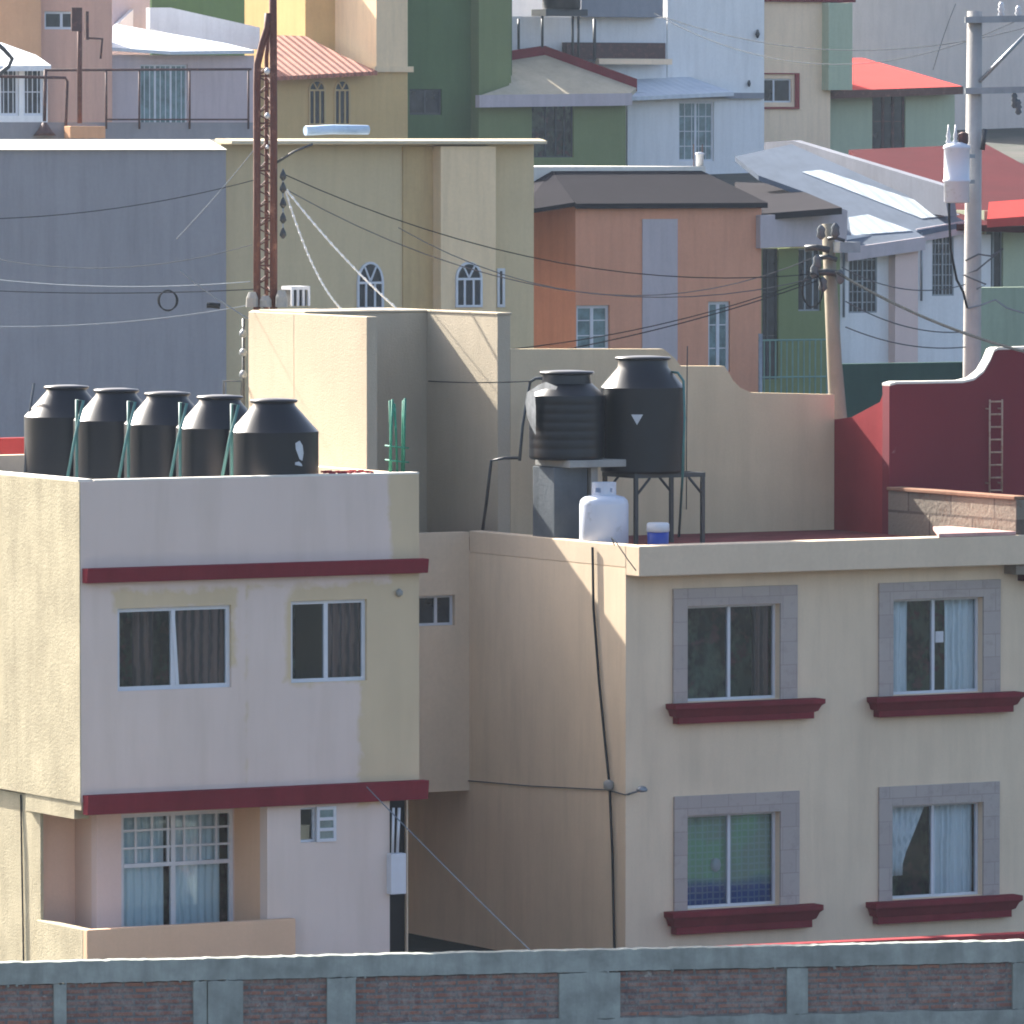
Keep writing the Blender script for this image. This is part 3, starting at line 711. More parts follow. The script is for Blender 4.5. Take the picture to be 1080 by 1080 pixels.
for k in (1, 2):
    z = zt_ + (d[3] - zt_) * k / 3; mb.box(d[0] + .05, d[1] - .05, VD + .049, VD + .076, z - .014, z + .014)
mb.build('transom_grid', 'white_metal', sd)
W = d[1] - d[0]; curtain(sd, d[0] + .04, d[0] + W * .42, d[2], d[3], VD + .16, 'curtain_g', folds=7, amp=.01); curtain(sd, d[0] + W * .5, d[0] + W * .92, d[2], d[3], VD + .16, 'curtain_g', folds=7, amp=.01)
# dark gate: black panel standing for the open passage's shade, electric meter with conduits
MB().box(UG, U1 - .02, VL + .35, VL + .4, 0, ZB2 - .1).build('gateway', paint('passage_shade_black', '0E1014', .6, .2), lb)
MB().box(U1 - .02, U1, VL + .3, 4.0, 0, ZB2).build('passage_wall', 'stucco_w', lb)
me = R(VL - .08, 411, 900, 427, 943)
m_ = MB().box(me[0], me[1], VL - .12, VL + .02, me[2], me[3]).build('meter_box', 'white_metal', lb, .01)
MB().tube([V(414, 900, VL - .05), V(415, 852, VL - .05)], .018, 6).tube([V(419, 900, VL - .05), V(421, 852, VL - .05)], .02, 6).build('conduit', 'white_metal', m_)
pipe('thin dark cable running down the sunlit side wall of the house', [Uu(22, 838, U0 + .05), Uu(23, 900, U0 + .04), Uu(25, 1015, U0 + .04)], .012, 'black_cable', 'side_cable', 'cable', n=5)
# vent hole left of the right corner
c = V(420, 625, VL); tag(MB().lathe((c.x, VL - .03, c.z), [(.01, -.05), (.045, -.02), (.045, .02), (.01, .05)], 10).build('wall_fixture', 'concrete'), 'tiny grey fixture on the beige strip near the house corner', 'fixture')

# ------------------------------------------------------------------ roof of the left house
ZL = ZP - .36
rT = .56
c5 = V(289, 503, VL + .75); u5, v5 = c5.x, VL + .75
G_T = 'water tanks in a row on the left roof'
names = ['leftmost black water tank of the row on the left roof', 'second black water tank from the left on the left roof', 'middle black water tank of the five on the left roof',
         'fourth black water tank from the left on the left roof', 'front black water tank with a white bird emblem on the left roof']
leaf = [[(q[0], q[1] + .27) for q in p_] for p_ in [[(.24, .50), (.30, .53), (.345, .47), (.36, .37), (.34, .28), (.30, .30), (.27, .37), (.245, .43)], [(.235, .26), (.29, .27), (.33, .24), (.34, .21), (.28, .22), (.235, .23)]]]
for k in range(5):
    vv = v5 + (4 - k) * 1.5
    tank(names[k], (u5, vv, ZL), rT, .90, .325, 'tank', (leaf, TC + .1) if k == 4 else None, G_T, False, .48, .035)
G_P = 'inverted pipes between the tanks'
where = ['left of the leftmost tank', 'between the first and second tank', 'between the second and third tank', 'between the third and fourth tank', 'between the fourth and front tank']
for k in range(1, 5):
    x = 82 + 54.5 * (k - 1); D = atD(0, 0, 1) and (Vector((u5, v5 + (4 - k) * 1.5, 0)) - CAM).dot(Fh) - .45
    y0 = 506 - 1 * k; y1 = 421 + 1.5 * k
    pipe('faded green vent pipe with a slanting leg ' + where[k], [atD(x - 11, y0, D), atD(x - 3, 462, D), atD(x + 6, y1, D), atD(x - 1, y1 - 1, D + .05), atD(x - 1, y0, D + .05)], .021, 'green_pipe', 'vent_pipe', 'pipe', G_P)
D = (Vector((u5, v5 + 5.9, 0)) - CAM).dot(Fh)
pipe('thin pale pipe leaning at the outer end of the tank row', [atD(26, 503, D), atD(29, 450, D), atD(36, 404, D)], .016, 'grey_cable', 'vent_pipe', 'pipe', G_P)
mb = MB()
for x, y in ((55, 411), (75, 408), (80, 411)): mb.lathe(Vector((u5 + (x - 60) * .01, v5 + 4.68, ZL + 1.1)), [(.02, 0), (.03, .02), (.02, .04)], 8)
mb.bm.free()
# red parapet behind the tanks
p0, p1 = atD(-60, 470, 103), atD(34, 470, 104.5)
rw = MB().box(p0.x, p1.x + .3, p0.y, p0.y + .2, 0, atD(10, 462, 103.5).z)
tag(rw.build('red_wall', 'brick_red'), 'faded red wall behind the leftmost black tank', 'wall')
# rebar starter bars
b0 = V(416, 500, VL + .7); rbz = ZP
rbt = thing('rebar_bundle', 'bundle of green painted rebar standing at the right end of the left roof', 'rebar', (b0.x, VL + .6, rbz))
for i, (dx, dy, h, ln) in enumerate(((-.11, .0, .92, .03), (-.03, .13, .9, -.02), (.09, .02, .93, .02), (.13, .14, .9, .02), (.03, .08, .86, -.04), (-.07, .1, .88, .05))):
    x, y = b0.x + dx, VL + .6 + dy
    MB().tube([(x, y, rbz), (x + ln * .5, y, rbz + h * .6), (x + ln, y, rbz + h)], .016, 6).build('bar', 'green_steel', rbt)
for z in (.12, .3):
    MB().tube([(b0.x - .13, VL + .58, rbz + z + .03), (b0.x + .14, VL + .58, rbz + z), (b0.x + .16, VL + .76, rbz + z), (b0.x - .1, VL + .76, rbz + z + .03), (b0.x - .13, VL + .58, rbz + z + .03)], .01, 5).build('tie', 'green_steel', rbt)
rub = thing('rubble_pile', 'low line of broken brick rubble on the left roof edge', 'rubble', V(365, 500, VL + .2))
mb = MB()
for k in range(26):
    x = V(345 + k * 1.9, 500, VL + .15).x; s = random.uniform(.02, .05); y = VL + random.uniform(.05, .5)
    mb.box(x, x + s * 1.6, y, y + s, ZP + .02, ZP + .02 + s * .7)
mb.build('rubble', 'brick_red', rub)

# ------------------------------------------------------------------ lattice tower on the stair block
DT = (Vector((U_K + .6, V_E + .65, 0)) - CAM).dot(F)
tw = thing('lattice_mast', 'rust red steel lattice mast rising from the stair block', 'mast', atD(280, 330, DT))
def tp(x, y, dd=0): return atD(x, y, DT + dd)
zbase = ZT + .03
l1 = [tp(271, 331), tp(271, 200), tp(271, 90), tp(271.5, 68), tp(277, 45), tp(282, 30), tp(283, 14)]
l2 = [tp(288.5, 331), tp(288.5, 150), tp(288, 20), tp(287.5, -40)]
l3 = [tp(281, 331, .28), tp(281, 150, .28), tp(281, 60, .28), tp(284, 30, .2)]
for l, r_ in ((l1, .052), (l2, .055), (l3, .03)): MB().tube(l, r_, 10).build('leg', 'rust', tw)
mb = MB(); n = 26
for k in range(n):
    ya, yb = 330 - k * 10, 330 - (k + 1) * 10
    a, b = (271, 288.5) if k % 2 else (288.5, 271)
    mb.tube([tp(a, ya), tp(b, yb)], .011, 5); mb.tube([tp(a, ya), tp(281, yb, .28)], .009, 5)
    if k % 5 == 4: mb.tube([tp(271, yb), tp(288.5, yb)], .014, 5)
mb.build('lacing', 'rust', tw)
for y, s in ((75, .05), (122, .045), (155, .03)):
    c = tp(282, y, -.02); MB().lathe(c, [(.01, -s), (s * .8, -s * .5), (s * .9, .2 * s), (.01, s)], 10).build('insulator', 'white_plastic', tw)
mb = MB()
for x, h in ((266, 16), (280, 12), (297, 18)):
    c = tp(x, 331, -.1); mb.lathe(Vector((c.x, c.y, ZT + .04)), [(.09, 0), (.085, h / 76 * .6), (.05, h / 76), (.02, h / 76)], 10, False)
mb.build('footing', 'concrete', tw)
bx = thing('equipment_cage', 'small grey metal cage on the stair block beside the mast', 'cage', tp(318, 330))
a, b = tp(307, 330), tp(332, 330); zt_ = tp(318, 302).z
mb = MB().box(a.x, b.x, a.y - .02, a.y + .3, zt_ - .05, zt_)
mb.build('lid', 'white_metal', bx)
mb = MB()
for k in range(4):
    x = a.x + (b.x - a.x - .03) * k / 3; mb.box(x, x + .035, a.y - .015, a.y + .015, ZT + .05, zt_ - .05)
mb.build('bars', 'white_metal', bx)
MB().box(a.x + .02, b.x - .02, a.y + .05, a.y + .28, ZT + .05, zt_ - .05).build('case', 'dark_metal', bx)
def sag(a, b, s, n=16):
    a, b = Vector(a), Vector(b); return [a.lerp(b, i / n) - Vector((0, 0, 4 * s * (i / n) * (1 - i / n))) for i in range(n + 1)]
def wire(label, a, b, s, r_=.012, mat='black_cable', group='overhead wires', name='overhead_wire'):
    return tag(MB().tube(sag(a, b, s), r_, 5).build(name, mat), label, 'wire', group)
def guy(label, a, b, s):
    P = sag(a, b, s, 40); mb = MB().tube(P, .014, 5)
    for i in range(0, 40, 2): mb.tube([P[i], P[i].lerp(P[i + 1], .8)], .017, 6)
    return tag(mb.build('guy_rope', 'white_wrap'), label, 'rope', 'white ropes from the mast')
guy('steeper white knotted rope from the mast down to the stair block', tp(300, 198), tp(362, 328, -.2), .25)
guy('flatter white knotted rope from the mast to the far stair block corner', tp(302, 200), tp(419, 326, -.4), .08)
ins = thing('insulator_string', 'string of dark insulators hanging beside the mast', 'insulators', tp(298, 250))
for y in (185, 198, 214, 230, 246):
    c = tp(298.5, y, -.05); MB().lathe(c, [(.012, -.08), (.05, -.03), (.04, .02), (.012, .08)], 10).build('insulator', 'dark_metal', ins)
MB().tube([tp(298.5, 178, -.05), tp(298.5, 250, -.05)], .012, 5).build('rod', 'grey_metal', ins)
MB().tube([tp(291, 172), tp(310, 160), tp(330, 152)], .02, 6).build('arm', 'dark_metal', ins)

sm = thing('service_post', 'thin dark service post with fittings at the left end of the stair block', 'post', tp(257, 430, -.3))
MB().tube([tp(257, 470, -.3), tp(257, 336, -.3)], .025, 6).build('shaft', 'dark_metal', sm)
for y in (352, 372, 395): MB().lathe(tp(256.5, y, -.36), [(.02, -.05), (.06, -.02), (.05, .03), (.02, .06)], 8).build('insulator', 'grey_metal', sm)
pipe('small pale tube frame beside the thin service post', [tp(236, 432, -.6), tp(236, 402, -.6), tp(255, 402, -.6), tp(255, 432, -.6)], .02, 'grey_cable', 'tube_frame', 'frame')
# ------------------------------------------------------------------ concrete poles
DA = 114.0
def ap(x, y, dd=0): return atD(x, y, DA + dd)
pa = thing('utility_pole', 'short leaning tan concrete pole with a tangle of cable fittings', 'utility pole', Vector((ap(886, 460).x, ap(886, 460).y, 1.2)))
base = ap(888, 560); base.z = 1.0
MB().tube([base, ap(884, 440), ap(880, 380), ap(873, 236)], .155, 14, .09).build('shaft', 'pole_b', pa)
for (x, y, s, w_) in ((862, 262, .09, 26), (882, 252, .05, 18), (872, 288, .10, 34), (873, 272, .07, 20)):
    a, b = ap(x - w_ / 2, y, -.2), ap(x + w_ / 2, y + 2, -.2); MB().tube([a, a.lerp(b, .5) + Vector((0, 0, .03)), b], s * .55, 6).build('cross_bracket', 'dark_metal', pa)
for (x, y) in ((866, 245), (881, 243), (862, 276), (886, 292), (868, 300), (859, 286)):
    c = ap(x, y, -.25); MB().lathe(c, [(.02, -.11), (.07, -.06), (.055, 0), (.065, .05), (.02, .11)], 10).build('insulator', 'concrete_d', pa)
for (x, y) in ((893, 265),):
    c = ap(x, y, -.1); MB().box(c.x - .18, c.x + .18, c.y - .1, c.y + .1, c.z - .02, c.z + .14).build('splice_box', 'grey_metal', pa)
def coil(label, x, y, D, rx, rz, mat='black_cable', rad=.009):
    c = atD(x, y, D); mb = MB()
    for k in range(3):
        j = [random.uniform(-.02, .02) for _ in range(4)]
        mb.tube([c + Rt * ((rx + j[0]) * math.cos(t)) + Vector((0, 0, (rz + j[1]) * math.sin(t))) + Fh * (.02 * k + j[2]) for t in [2 * math.pi * i / 24 for i in range(25)]], rad, 5, cap=False)
    return tag(mb.build('cable_coil', mat), label, 'cable coil', 'hanging cable coils')
coil('coil of black cable hanging on the leaning concrete pole', 857, 306, DA - .3, .14, .25)
DB = 119.0
def bp(x, y, dd=0): return atD(x, y, DB + dd)
pb = thing('power_pole', 'tall grey concrete pole with two crossarms and a transformer', 'utility pole', Vector((bp(1025, 500).x, bp(1025, 500).y, 2.0)))
base = bp(1025, 560); base.z = 1.5
MB().tube([base, bp(1025, 400), bp(1028, 12)], .17, 16, .12).build('shaft', 'pole', pb)
for y, xa, xb in ((21, 1018, 1110), (96, 1018, 1110)):
    a, b = bp(xa, y, -.2), bp(xb, y - 2, -.2); d_ = (b - a)
    n_ = Fh * .12; up = Vector((0, 0, .10))
    MB().prism([a - up * .5, b - up * .5, b + up * .5, a + up * .5], n_).build('crossarm', 'grey_metal', pb)
MB().tube([bp(1033, 86, -.1), bp(1085, 33, -.1)], .03, 6).build('brace', 'grey_metal', pb)
for x, y, u_ in ((1056, 10, 1), (1074, 14, 1), (1070, 106, -1), (1074, 113, -1)):
    c = bp(x, y, -.15); MB().lathe(c, [(.02, -.12), (.055, -.08), (.035, -.03), (.06, 0), (.035, .04), (.05, .07), (.02, .12)], 12).build('insulator', 'white_plastic' if u_ > 0 else 'concrete_d', pb)
c = bp(1009, 214, -.45); tz1 = bp(1009, 152, -.45).z
tr = MB().lathe(c, [(.17, 0), (.2, .02), (.2, .32), (.215, .33), (.215, .36), (.2, .37), (.2, tz1 - c.z - .08), (.22, tz1 - c.z - .06), (.2, tz1 - c.z - .02), (.1, tz1 - c.z + .03)], 24).build('transformer', 'gas_white', pb)
for dx in (-.13, -.02): MB().lathe(c + Rt * dx + Vector((0, 0, tz1 - c.z)), [(.03, 0), (.045, .04), (.025, .08), (.04, .12), (.02, .2), (.012, .3)], 10).build('bushing', 'white_plastic', tr)
MB().lathe(c + Rt * .10 + Vector((0, 0, tz1 - c.z)), [(.07, 0), (.08, .04), (.08, .16), (.03, .19)], 12).build('terminal', 'rust_d', tr)
MB().box(c.x - .05, c.x + .35, c.y + .02, c.y + .1, c.z + .3, c.z + .36).box(c.x - .05, c.x + .35, c.y + .02, c.y + .1, c.z + .7, c.z + .76).build('bracket', 'grey_metal', tr)
MB().tube([bp(1036, 158, -.2), bp(1039, 136, -.2)], .04, 8).build('fuse_holder', 'dark_metal', pb)
pipe('black cable looping from the transformer down the tall pole', [bp(1001, 195, -.5), bp(1001, 230, -.5), bp(1003, 265, -.4), bp(1009, 295, -.3), bp(1016, 308, -.2), bp(1020, 325, -.15)], .02, 'black_cable', 'service_cable', 'cable')
mb = MB(); P = [bp(1000 + 10 * math.sin(i * .9), 266 + i * 3, -.3) for i in range(1)]
mb.bm.free()
for lb_, pts in (('tangle of pale wire ends hanging left of the tall pole', [(1021, 325), (1034, 322), (1050, 316), (1062, 325), (1080, 330)]), ('wire tangle wound round the tall pole near its foot', [(1018, 275), (1032, 268), (1045, 270), (1058, 262), (1030, 285), (1016, 290), (1040, 300), (1030, 305)])):
    pipe(lb_ if 'foot' in lb_ else 'pale taped wire running right from the tall pole', [bp(x, y, -.2) for x, y in pts], .014, 'pale_cable' if 'tangle of' in lb_ else 'grey_cable', 'wire_tangle', 'wire', n=5)

# ------------------------------------------------------------------ overhead wires
wire('thick black cable from the leaning pole falling away to the right', ap(882, 287, -.3), atD(1110, 378, 104), .15, .022)
wire('bundled dark cable sagging from the mast to the leaning pole', tp(300, 184), ap(866, 288, -.2), .55, .008)
wire('second cable below it from the mast across the yellow house', tp(302, 200), ap(864, 292, -.2), .8, .008, 'grey_cable')
wire('dark cable rising from the roof wall past the orange house to the pole', atD(540, 368, 106), ap(862, 292, -.3), .15, .008)
wire('twin dark cable just under it in front of the orange house', atD(560, 375, 106.5), ap(862, 296, -.3), .1, .009)
wire('dark cable crossing the blue grey wall to the mast', atD(-20, 231, 108), tp(268, 190), .12, .006)
wire('faint lower cable crossing the blue grey wall', atD(-20, 270, 112), tp(266, 258), .25, .006, 'grey_cable')
wire('straight black wire low on the blue grey wall', atD(-20, 306, 110), tp(268, 305), .05, .007)
wire('pale wire drooping along the base of the blue grey wall', atD(-20, 344, 112), tp(262, 322), .1, .006, 'pale_cable')
wire('pale wire level across the middle of the blue grey wall', atD(-20, 293, 115), tp(264, 297), .1, .006, 'pale_cable')
wire('pale wire slanting steeply up to the mast', atD(186, 252, 108), tp(268, 158), .03, .006, 'pale_cable')
wire('pale wire slanting down to the stair block corner', atD(190, 285, 107.5), tp(262, 336), .03, .012, 'pale_cable')
wire('dark wire between the stair wall and the smaller tank', Uu(452, 402, U_S - .01), atD(560, 402, 102.5), .02, .008)
wire('thin wire high across the white house to the far pole', atD(700, 18, 130), bp(1100, 24), .5, .008, 'grey_cable')
wire('thin wire just under it across the white house', atD(690, 14, 135), bp(1100, 8), .9, .008, 'grey_cable')
wire('thin wire hanging from the upper crossarm over the red roof', atD(1008, 4, 125), atD(984, 74, 125), -.05, .008, 'grey_cable')
wire('wire between both poles low in front of the white house', ap(892, 318, -.2), bp(1018, 350, -.1), .15, .010, 'grey_cable')
wire('upper wire between both poles in front of the white house', ap(888, 282, -.2), bp(1018, 300, -.1), .2, .009, 'grey_cable')
wire('lowest wire between both poles over the green wall', ap(892, 345, -.2), bp(1018, 366, -.1), .12, .010, 'grey_cable')
wire('pale thin wire slanting across the passage in front of the buildings', V(385, 828, VL - .1), atD(560, 1003, 91), .02, .008, 'pale_cable')
wire('level wire across the cream bay of the yellow house', tp(420, 240, 8), ap(862, 270, -.1), .8, .008, 'grey_cable')
coil('coil of black cable hanging in front of the blue grey wall', 177, 317, 107.5, .13, .15)
pipe('dark splice case hanging on a wire left of the stair block', [atD(218, 322, 107), atD(224, 322, 107), atD(232, 323, 107)], .04, 'black_cable', 'splice_case', 'splice case')

# ------------------------------------------------------------------ brick wall in front
B1, B2 = atD(-40, 1016, 86.9), atD(1120, 992, 89.5); dW = (B2 - B1); dW.z = 0; LW = dW.length; aw = math.atan2(dW.y, dW.x)
zW = (B1.z + B2.z) / 2
bw = thing('brick_wall', 'rough unplastered brick wall with bluish cement columns and capping beam', 'wall', (B1.x, B1.y, 0)); bw.rotation_euler.z = aw
def wx(px):
    d = ray(px, 1040); n = Vector((-dW.y, dW.x, 0)); k = (Vector((B1.x, B1.y, 0)) - Vector((CAM.x, CAM.y, 0))).dot(n) / Vector((d.x, d.y, 0)).dot(n)
    p = CAM + d * k; return (Vector((p.x, p.y, 0)) - Vector((B1.x, B1.y, 0))).dot(dW.normalized())
def local(mb, name, mat, bev=0):
    o = MB.build(mb, name, mat, None, bev); me = o.data
    for v in me.vertices: v.co += o.location
    o.location = (0, 0, 0); o.parent = bw; return o
def wobble(x0, x1, y0, y1, z0, z1, n, amp):
    mb = MB(); f = [mb.bm.verts.new((x0 + (x1 - x0) * i / n, y0, z0)) for i in range(n + 1)]
    tops = [z1 + random.uniform(-amp, amp) for i in range(n + 1)]; bots = [z0 + random.uniform(-amp, amp) for i in range(n + 1)]
    for y in (y0, y1): pass
    rows = []
    mb.bm.free(); mb = MB()
    for y, zz_ in ((y0, bots), (y0, tops), (y1, tops), (y1, bots)):
        rows.append([mb.bm.verts.new((x0 + (x1 - x0) * i / n, y, zz_[i])) for i in range(n + 1)])
    for k in range(4):
        for i in range(n): mb.bm.faces.new((rows[k][i], rows[k][i + 1], rows[(k + 1) % 4][i + 1], rows[(k + 1) % 4][i]))
    mb.bm.faces.new([r_[0] for r_ in rows]); mb.bm.faces.new([r_[-1] for r_ in rows][::-1]); return mb
zcap = zW - .25; zbm = atD(500, 1079, 88).z
local(wobble(0, LW, 0, .2, zcap, zW, 220, .006), 'capping_beam', 'concrete_b')
local(wobble(0, LW, -.01, .19, zbm - .35, zbm, 90, .012), 'middle_beam', 'concrete_b')
edges = [(-60, -40), (57, 70), (204, 218), (219, 256), (345, 375), (590, 654), (830, 852), (1068, 1100)]
for a, b in edges:
    local(wobble(wx(a), wx(b), -.012 if a != 219 else -.03, .16, zbm, zcap - .012, 9, .008), 'column', 'concrete_b')
for (a, b), (c, d_) in zip(edges, edges[1:]):
    if c - b < 5: continue
    local(wobble(wx(b), wx(c), .045, .15, zbm, zcap - .012, 6, .001), 'brick_panel', 'brickwork')
local(wobble(0, LW, .05, .17, 0, zbm - .36, 8, .001), 'lower_brickwork', 'brickwork')
# stones and mortar lumps sitting along the beam: part of the wall's rough casting
mb = MB()
for k in range(30):
    x = random.uniform(0, LW); s = random.uniform(.008, .02); z = zcap + random.uniform(-.02, .01); mb.lathe((x, .0, z), [(s * .5, -s), (s, 0), (s * .5, s)], 6, False)
local(mb, 'mortar_lumps', 'concrete_b')
# low wall with red coping behind it on the right
r0, r1 = atD(748, 996, 93.5), atD(1130, 987, 95.5)
gw = thing('garden_wall', 'low wall with a maroon coping in front of the apartment building', 'wall', ((r0.x + r1.x) / 2, (r0.y + r1.y) / 2, 0))
dd = Vector((r1.x - r0.x, r1.y - r0.y, 0)); nn = Vector((-dd.y, dd.x, 0)).normalized(); zz = (r0.z + r1.z) / 2
pts = [Vector((r0.x, r0.y, 0)), Vector((r1.x, r1.y, 0)), Vector((r1.x, r1.y, 0)) + nn * .15, Vector((r0.x, r0.y, 0)) + nn * .15]
MB().prism(pts, (0, 0, zz - .06)).build('wall', 'maroon', gw)
MB().prism([p + Vector((0, 0, zz - .06)) for p in (pts[0] - nn * .03, pts[1] - nn * .03, pts[2] + nn * .03, pts[3] + nn * .03)], (0, 0, .07)).build('coping', 'brick_red', gw, .008)

# ------------------------------------------------------------------ hillside houses, first row
def plane_v(px, py, D): return atD(px, py, D).y
def hz(px, py, D, dz=-.05): return gz(*atD(px, py, D).xy) - 2.5
def arched(parent, v, x0, x1, ytop, ysp, ybot, mat='white_metal', pane='dark_glass'):
    r_ = R(v, x0, ysp, x1, ybot); zt = V((x0 + x1) / 2, ytop, v).z; u0, u1, z0, zs_ = r_; cu = (u0 + u1) / 2; rx = (u1 - u0) / 2; rz = zt - zs_; fw = .05
    mb = MB(); a, b = v - .05, v + .02
    def arc(k, n=12): return [(cu - (rx - k) * math.cos(math.pi * i / n), zs_ + (rz - k) * math.sin(math.pi * i / n)) for i in range(n + 1)]
    o_, i_ = arc(0), arc(fw)
    for j in range(12):
        mb.prism([(o_[j][0], a, o_[j][1]), (o_[j + 1][0], a, o_[j + 1][1]), (i_[j + 1][0], a, i_[j + 1][1]), (i_[j][0], a, i_[j][1])], (0, b - a, 0))
    mb.box(u0, u0 + fw, a, b, z0, zs_); mb.box(u1 - fw, u1, a, b, z0, zs_); mb.box(u0 + fw, u1 - fw, a, b, z0, z0 + fw); mb.box(u0 + fw, u1 - fw, a - .003, b, zs_ - .03, zs_ + .02)
    for k in (1, 2): c = u0 + (u1 - u0) * k / 3; mb.box(c - .022, c + .022, a + .004, b, z0 + fw, zs_ - .03)
    for t in (.33, .67):
        p = math.pi * t; mb.prism([(cu - .02, a + .005, zs_ + .02), (cu + .02, a + .005, zs_ + .02), (cu - (rx - fw) * math.cos(p) + .02, a + .005, zs_ + (rz - fw) * math.sin(p)), (cu - (rx - fw) * math.cos(p) - .02, a + .005, zs_ + (rz - fw) * math.sin(p))], (0, b - a - .01, 0))
    o = mb.build('arched_window', mat, parent)
    mb = MB(); mb.prism([(u0 + .01, v - .012, z0), (u1 - .01, v - .012, z0)] + [(x, v - .012, z) for x, z in arc(.012)][::-1], (0, .03, 0)); mb.build('pane', pane, o); return o
DY = 165
v2 = plane_v(400, 150, DY); zt2 = V(400, 152, v2).z; zb2 = 1.5
# blue grey house
h = thing('blue_grey_house', 'plain blue grey house wall with a white coping', 'building', V(100, 300, v2)); h.location.z = zb2
uL, uR = V(-120, 300, v2).x, V(233, 300, v2).x; z1 = V(115, 158, v2).z
h1w = body(h, uL, uR, v2 - .25, v2 + 9, zb2, z1, 'blue_grey'); zcap_ = V(115, 147, v2).z
MB().prism([(uL - .05, v2 - .36, z1 + .002), (uL - .05, v2 + .5, zcap_), (uL - .05, v2 + 9.1, zcap_), (uL - .05, v2 + 9.1, z1 + .002)], (uR - uL + .04, 0, 0)).build('coping', 'white_cap', h, .01)
# yellow house
h = thing('yellow_house', 'straw yellow house with a projecting bay and arched white windows', 'building', V(400, 300, v2)); h.location.z = zb2
uR2 = V(563, 300, v2).x; body(h, uR + .003, uR2, v2, v2 + 22, zb2, zt2, 'yellow')  # depth stretched back so its bulk shades the orange house's side
vb = v2 - .4
ub0 = V(465, 300, vb).x; ub1 = V(523, 300, vb).x
zt2b = zt2 - .05
MB().box(ub0, ub1, vb, v2 - .002, zb2, zt2b).build('bay', 'cream', h)
uo_ = V(425, 300, v2 - .03).x; MB().box(uo_, ub0 - .002, v2 - .04, v2 - .002, zb2, zt2b - .003).build('painted_strip', 'ochre', h)
MB().prism([(uR + .01, v2 - .52, zt2 + .002), (uR + .01, v2 - .52, zt2 + .07), (uR + .01, v2 - .2, zt2 + .12), (uR + .01, v2 + .3, zt2 + .12), (uR + .01, v2 + .3, zt2 + .002)], (uR2 + .04 - uR, 0, 0)).build('coping', plaster('yellow_coping', 'C8BBA0', .08, .2, 8), h, .01)
MB().box(uR + .01, uR2 - .3, v2 + .3, v2 + 9, zt2 + .002, zt2 + .1).build('parapet', 'concrete', h)
arched(h, v2, 376, 404, 276, 298, 326); arched(h, vb, 480, 508, 276, 294, 324)
r_ = R(v2, 524, 283, 532, 324); window(h, r_, v2 - .1, mull=(), pane='dark_glass', fw=.06)
MB().prism([V(x, y, v2 - .02) for x, y in ((512, 262), (526, 262), (540, 275), (540, 282), (526, 272))], (0, .1, 0))
# narrow strip of lighter wall behind the stair block corner
# orange house
DO = 172
v3 = plane_v(607, 250, DO); u3 = V(607, 250, v3).x; u3r = V(803, 250, v3).x; zt3 = V(705, 217, v3).z
h = thing('orange_house', 'terracotta orange house with a lilac stripe and dark sloping roof', 'building', (u3, v3, 2)); 
hw1, hw2 = R(v3, 608, 322, 643, 370), R(v3, 747, 318, 770, 392)
body(h, u3, u3r, v3, v3 + 9, 1.5, zt3, 'orange', [hw1, hw2])
window(h, hw1, v3, mull=(.5,), barz=3, pane='teal_glass', fw=.07); window(h, hw2, v3, mull=(.5,), barz=3, pane='teal_glass', fw=.07)
sr = R(v3, 677, 231, 714, 420); MB().box(sr[0], sr[1], v3 - .03, v3, 1.5, sr[3]).build('wall_stripe', 'lilac', h)
# hipped dark roof, left eave widened to shade the side wall
zr_ = V(670, 186, v3 + 3).z
e0 = [Vector((u3 - .1, v3 - .2, zt3 + .06)), Vector((u3r + .05, v3 - .2, zt3 + .06))]
tl = V(578, 190, v3 + 2.2); tr_ = V(772, 180, v3 + 2.2)
P = [e0[0], e0[1], Vector((u3r - .3, v3 + 2.2, tr_.z)), Vector((tl.x + .1, v3 + 2.2, tr_.z))]
mb = MB(); mb.prism(P, (0, 0, -.12)); mb.build('roof_slope', 'slab_dark', h)
MB().prism([e0[0] + Vector((0, .06, .03)), P[3] + Vector((0, 0, .0)), Vector((P[3].x - .1, v3 + 9, tr_.z)), Vector((u3 - 1.15, v3 + 9, zt3 - .1)), Vector((u3 - 1.15, v3 + .5, zt3 - .1))], (0, 0, -.1)).build('shade_eave', 'slab_dark', h)
MB().box(tl.x - .45, u3r - .2, v3 + 2.2, v3 + 8.9, zt3 + .1, tr_.z + .1).build('roof_block', 'white_cap', h)
vp = V(738, 172, v3 + 2.6); vn = thing('roof_vent', 'short white roof vent with bare rebar stubs on the orange house', 'vent', (vp.x, vp.y, tr_.z + .1))
MB().lathe((vp.x, vp.y, tr_.z + .1), [(.09, 0), (.09, .26), (.11, .27), (.11, .31), (.03, .33)], 12).build('vent_pipe', 'white_plastic', vn)
for dx in (-.1, .12): MB().tube([(vp.x + dx, vp.y + .1, tr_.z + .1), (vp.x + dx * 1.1, vp.y + .1, tr_.z + .62)], .014, 5).build('rebar_stub', 'rust_d', vn)
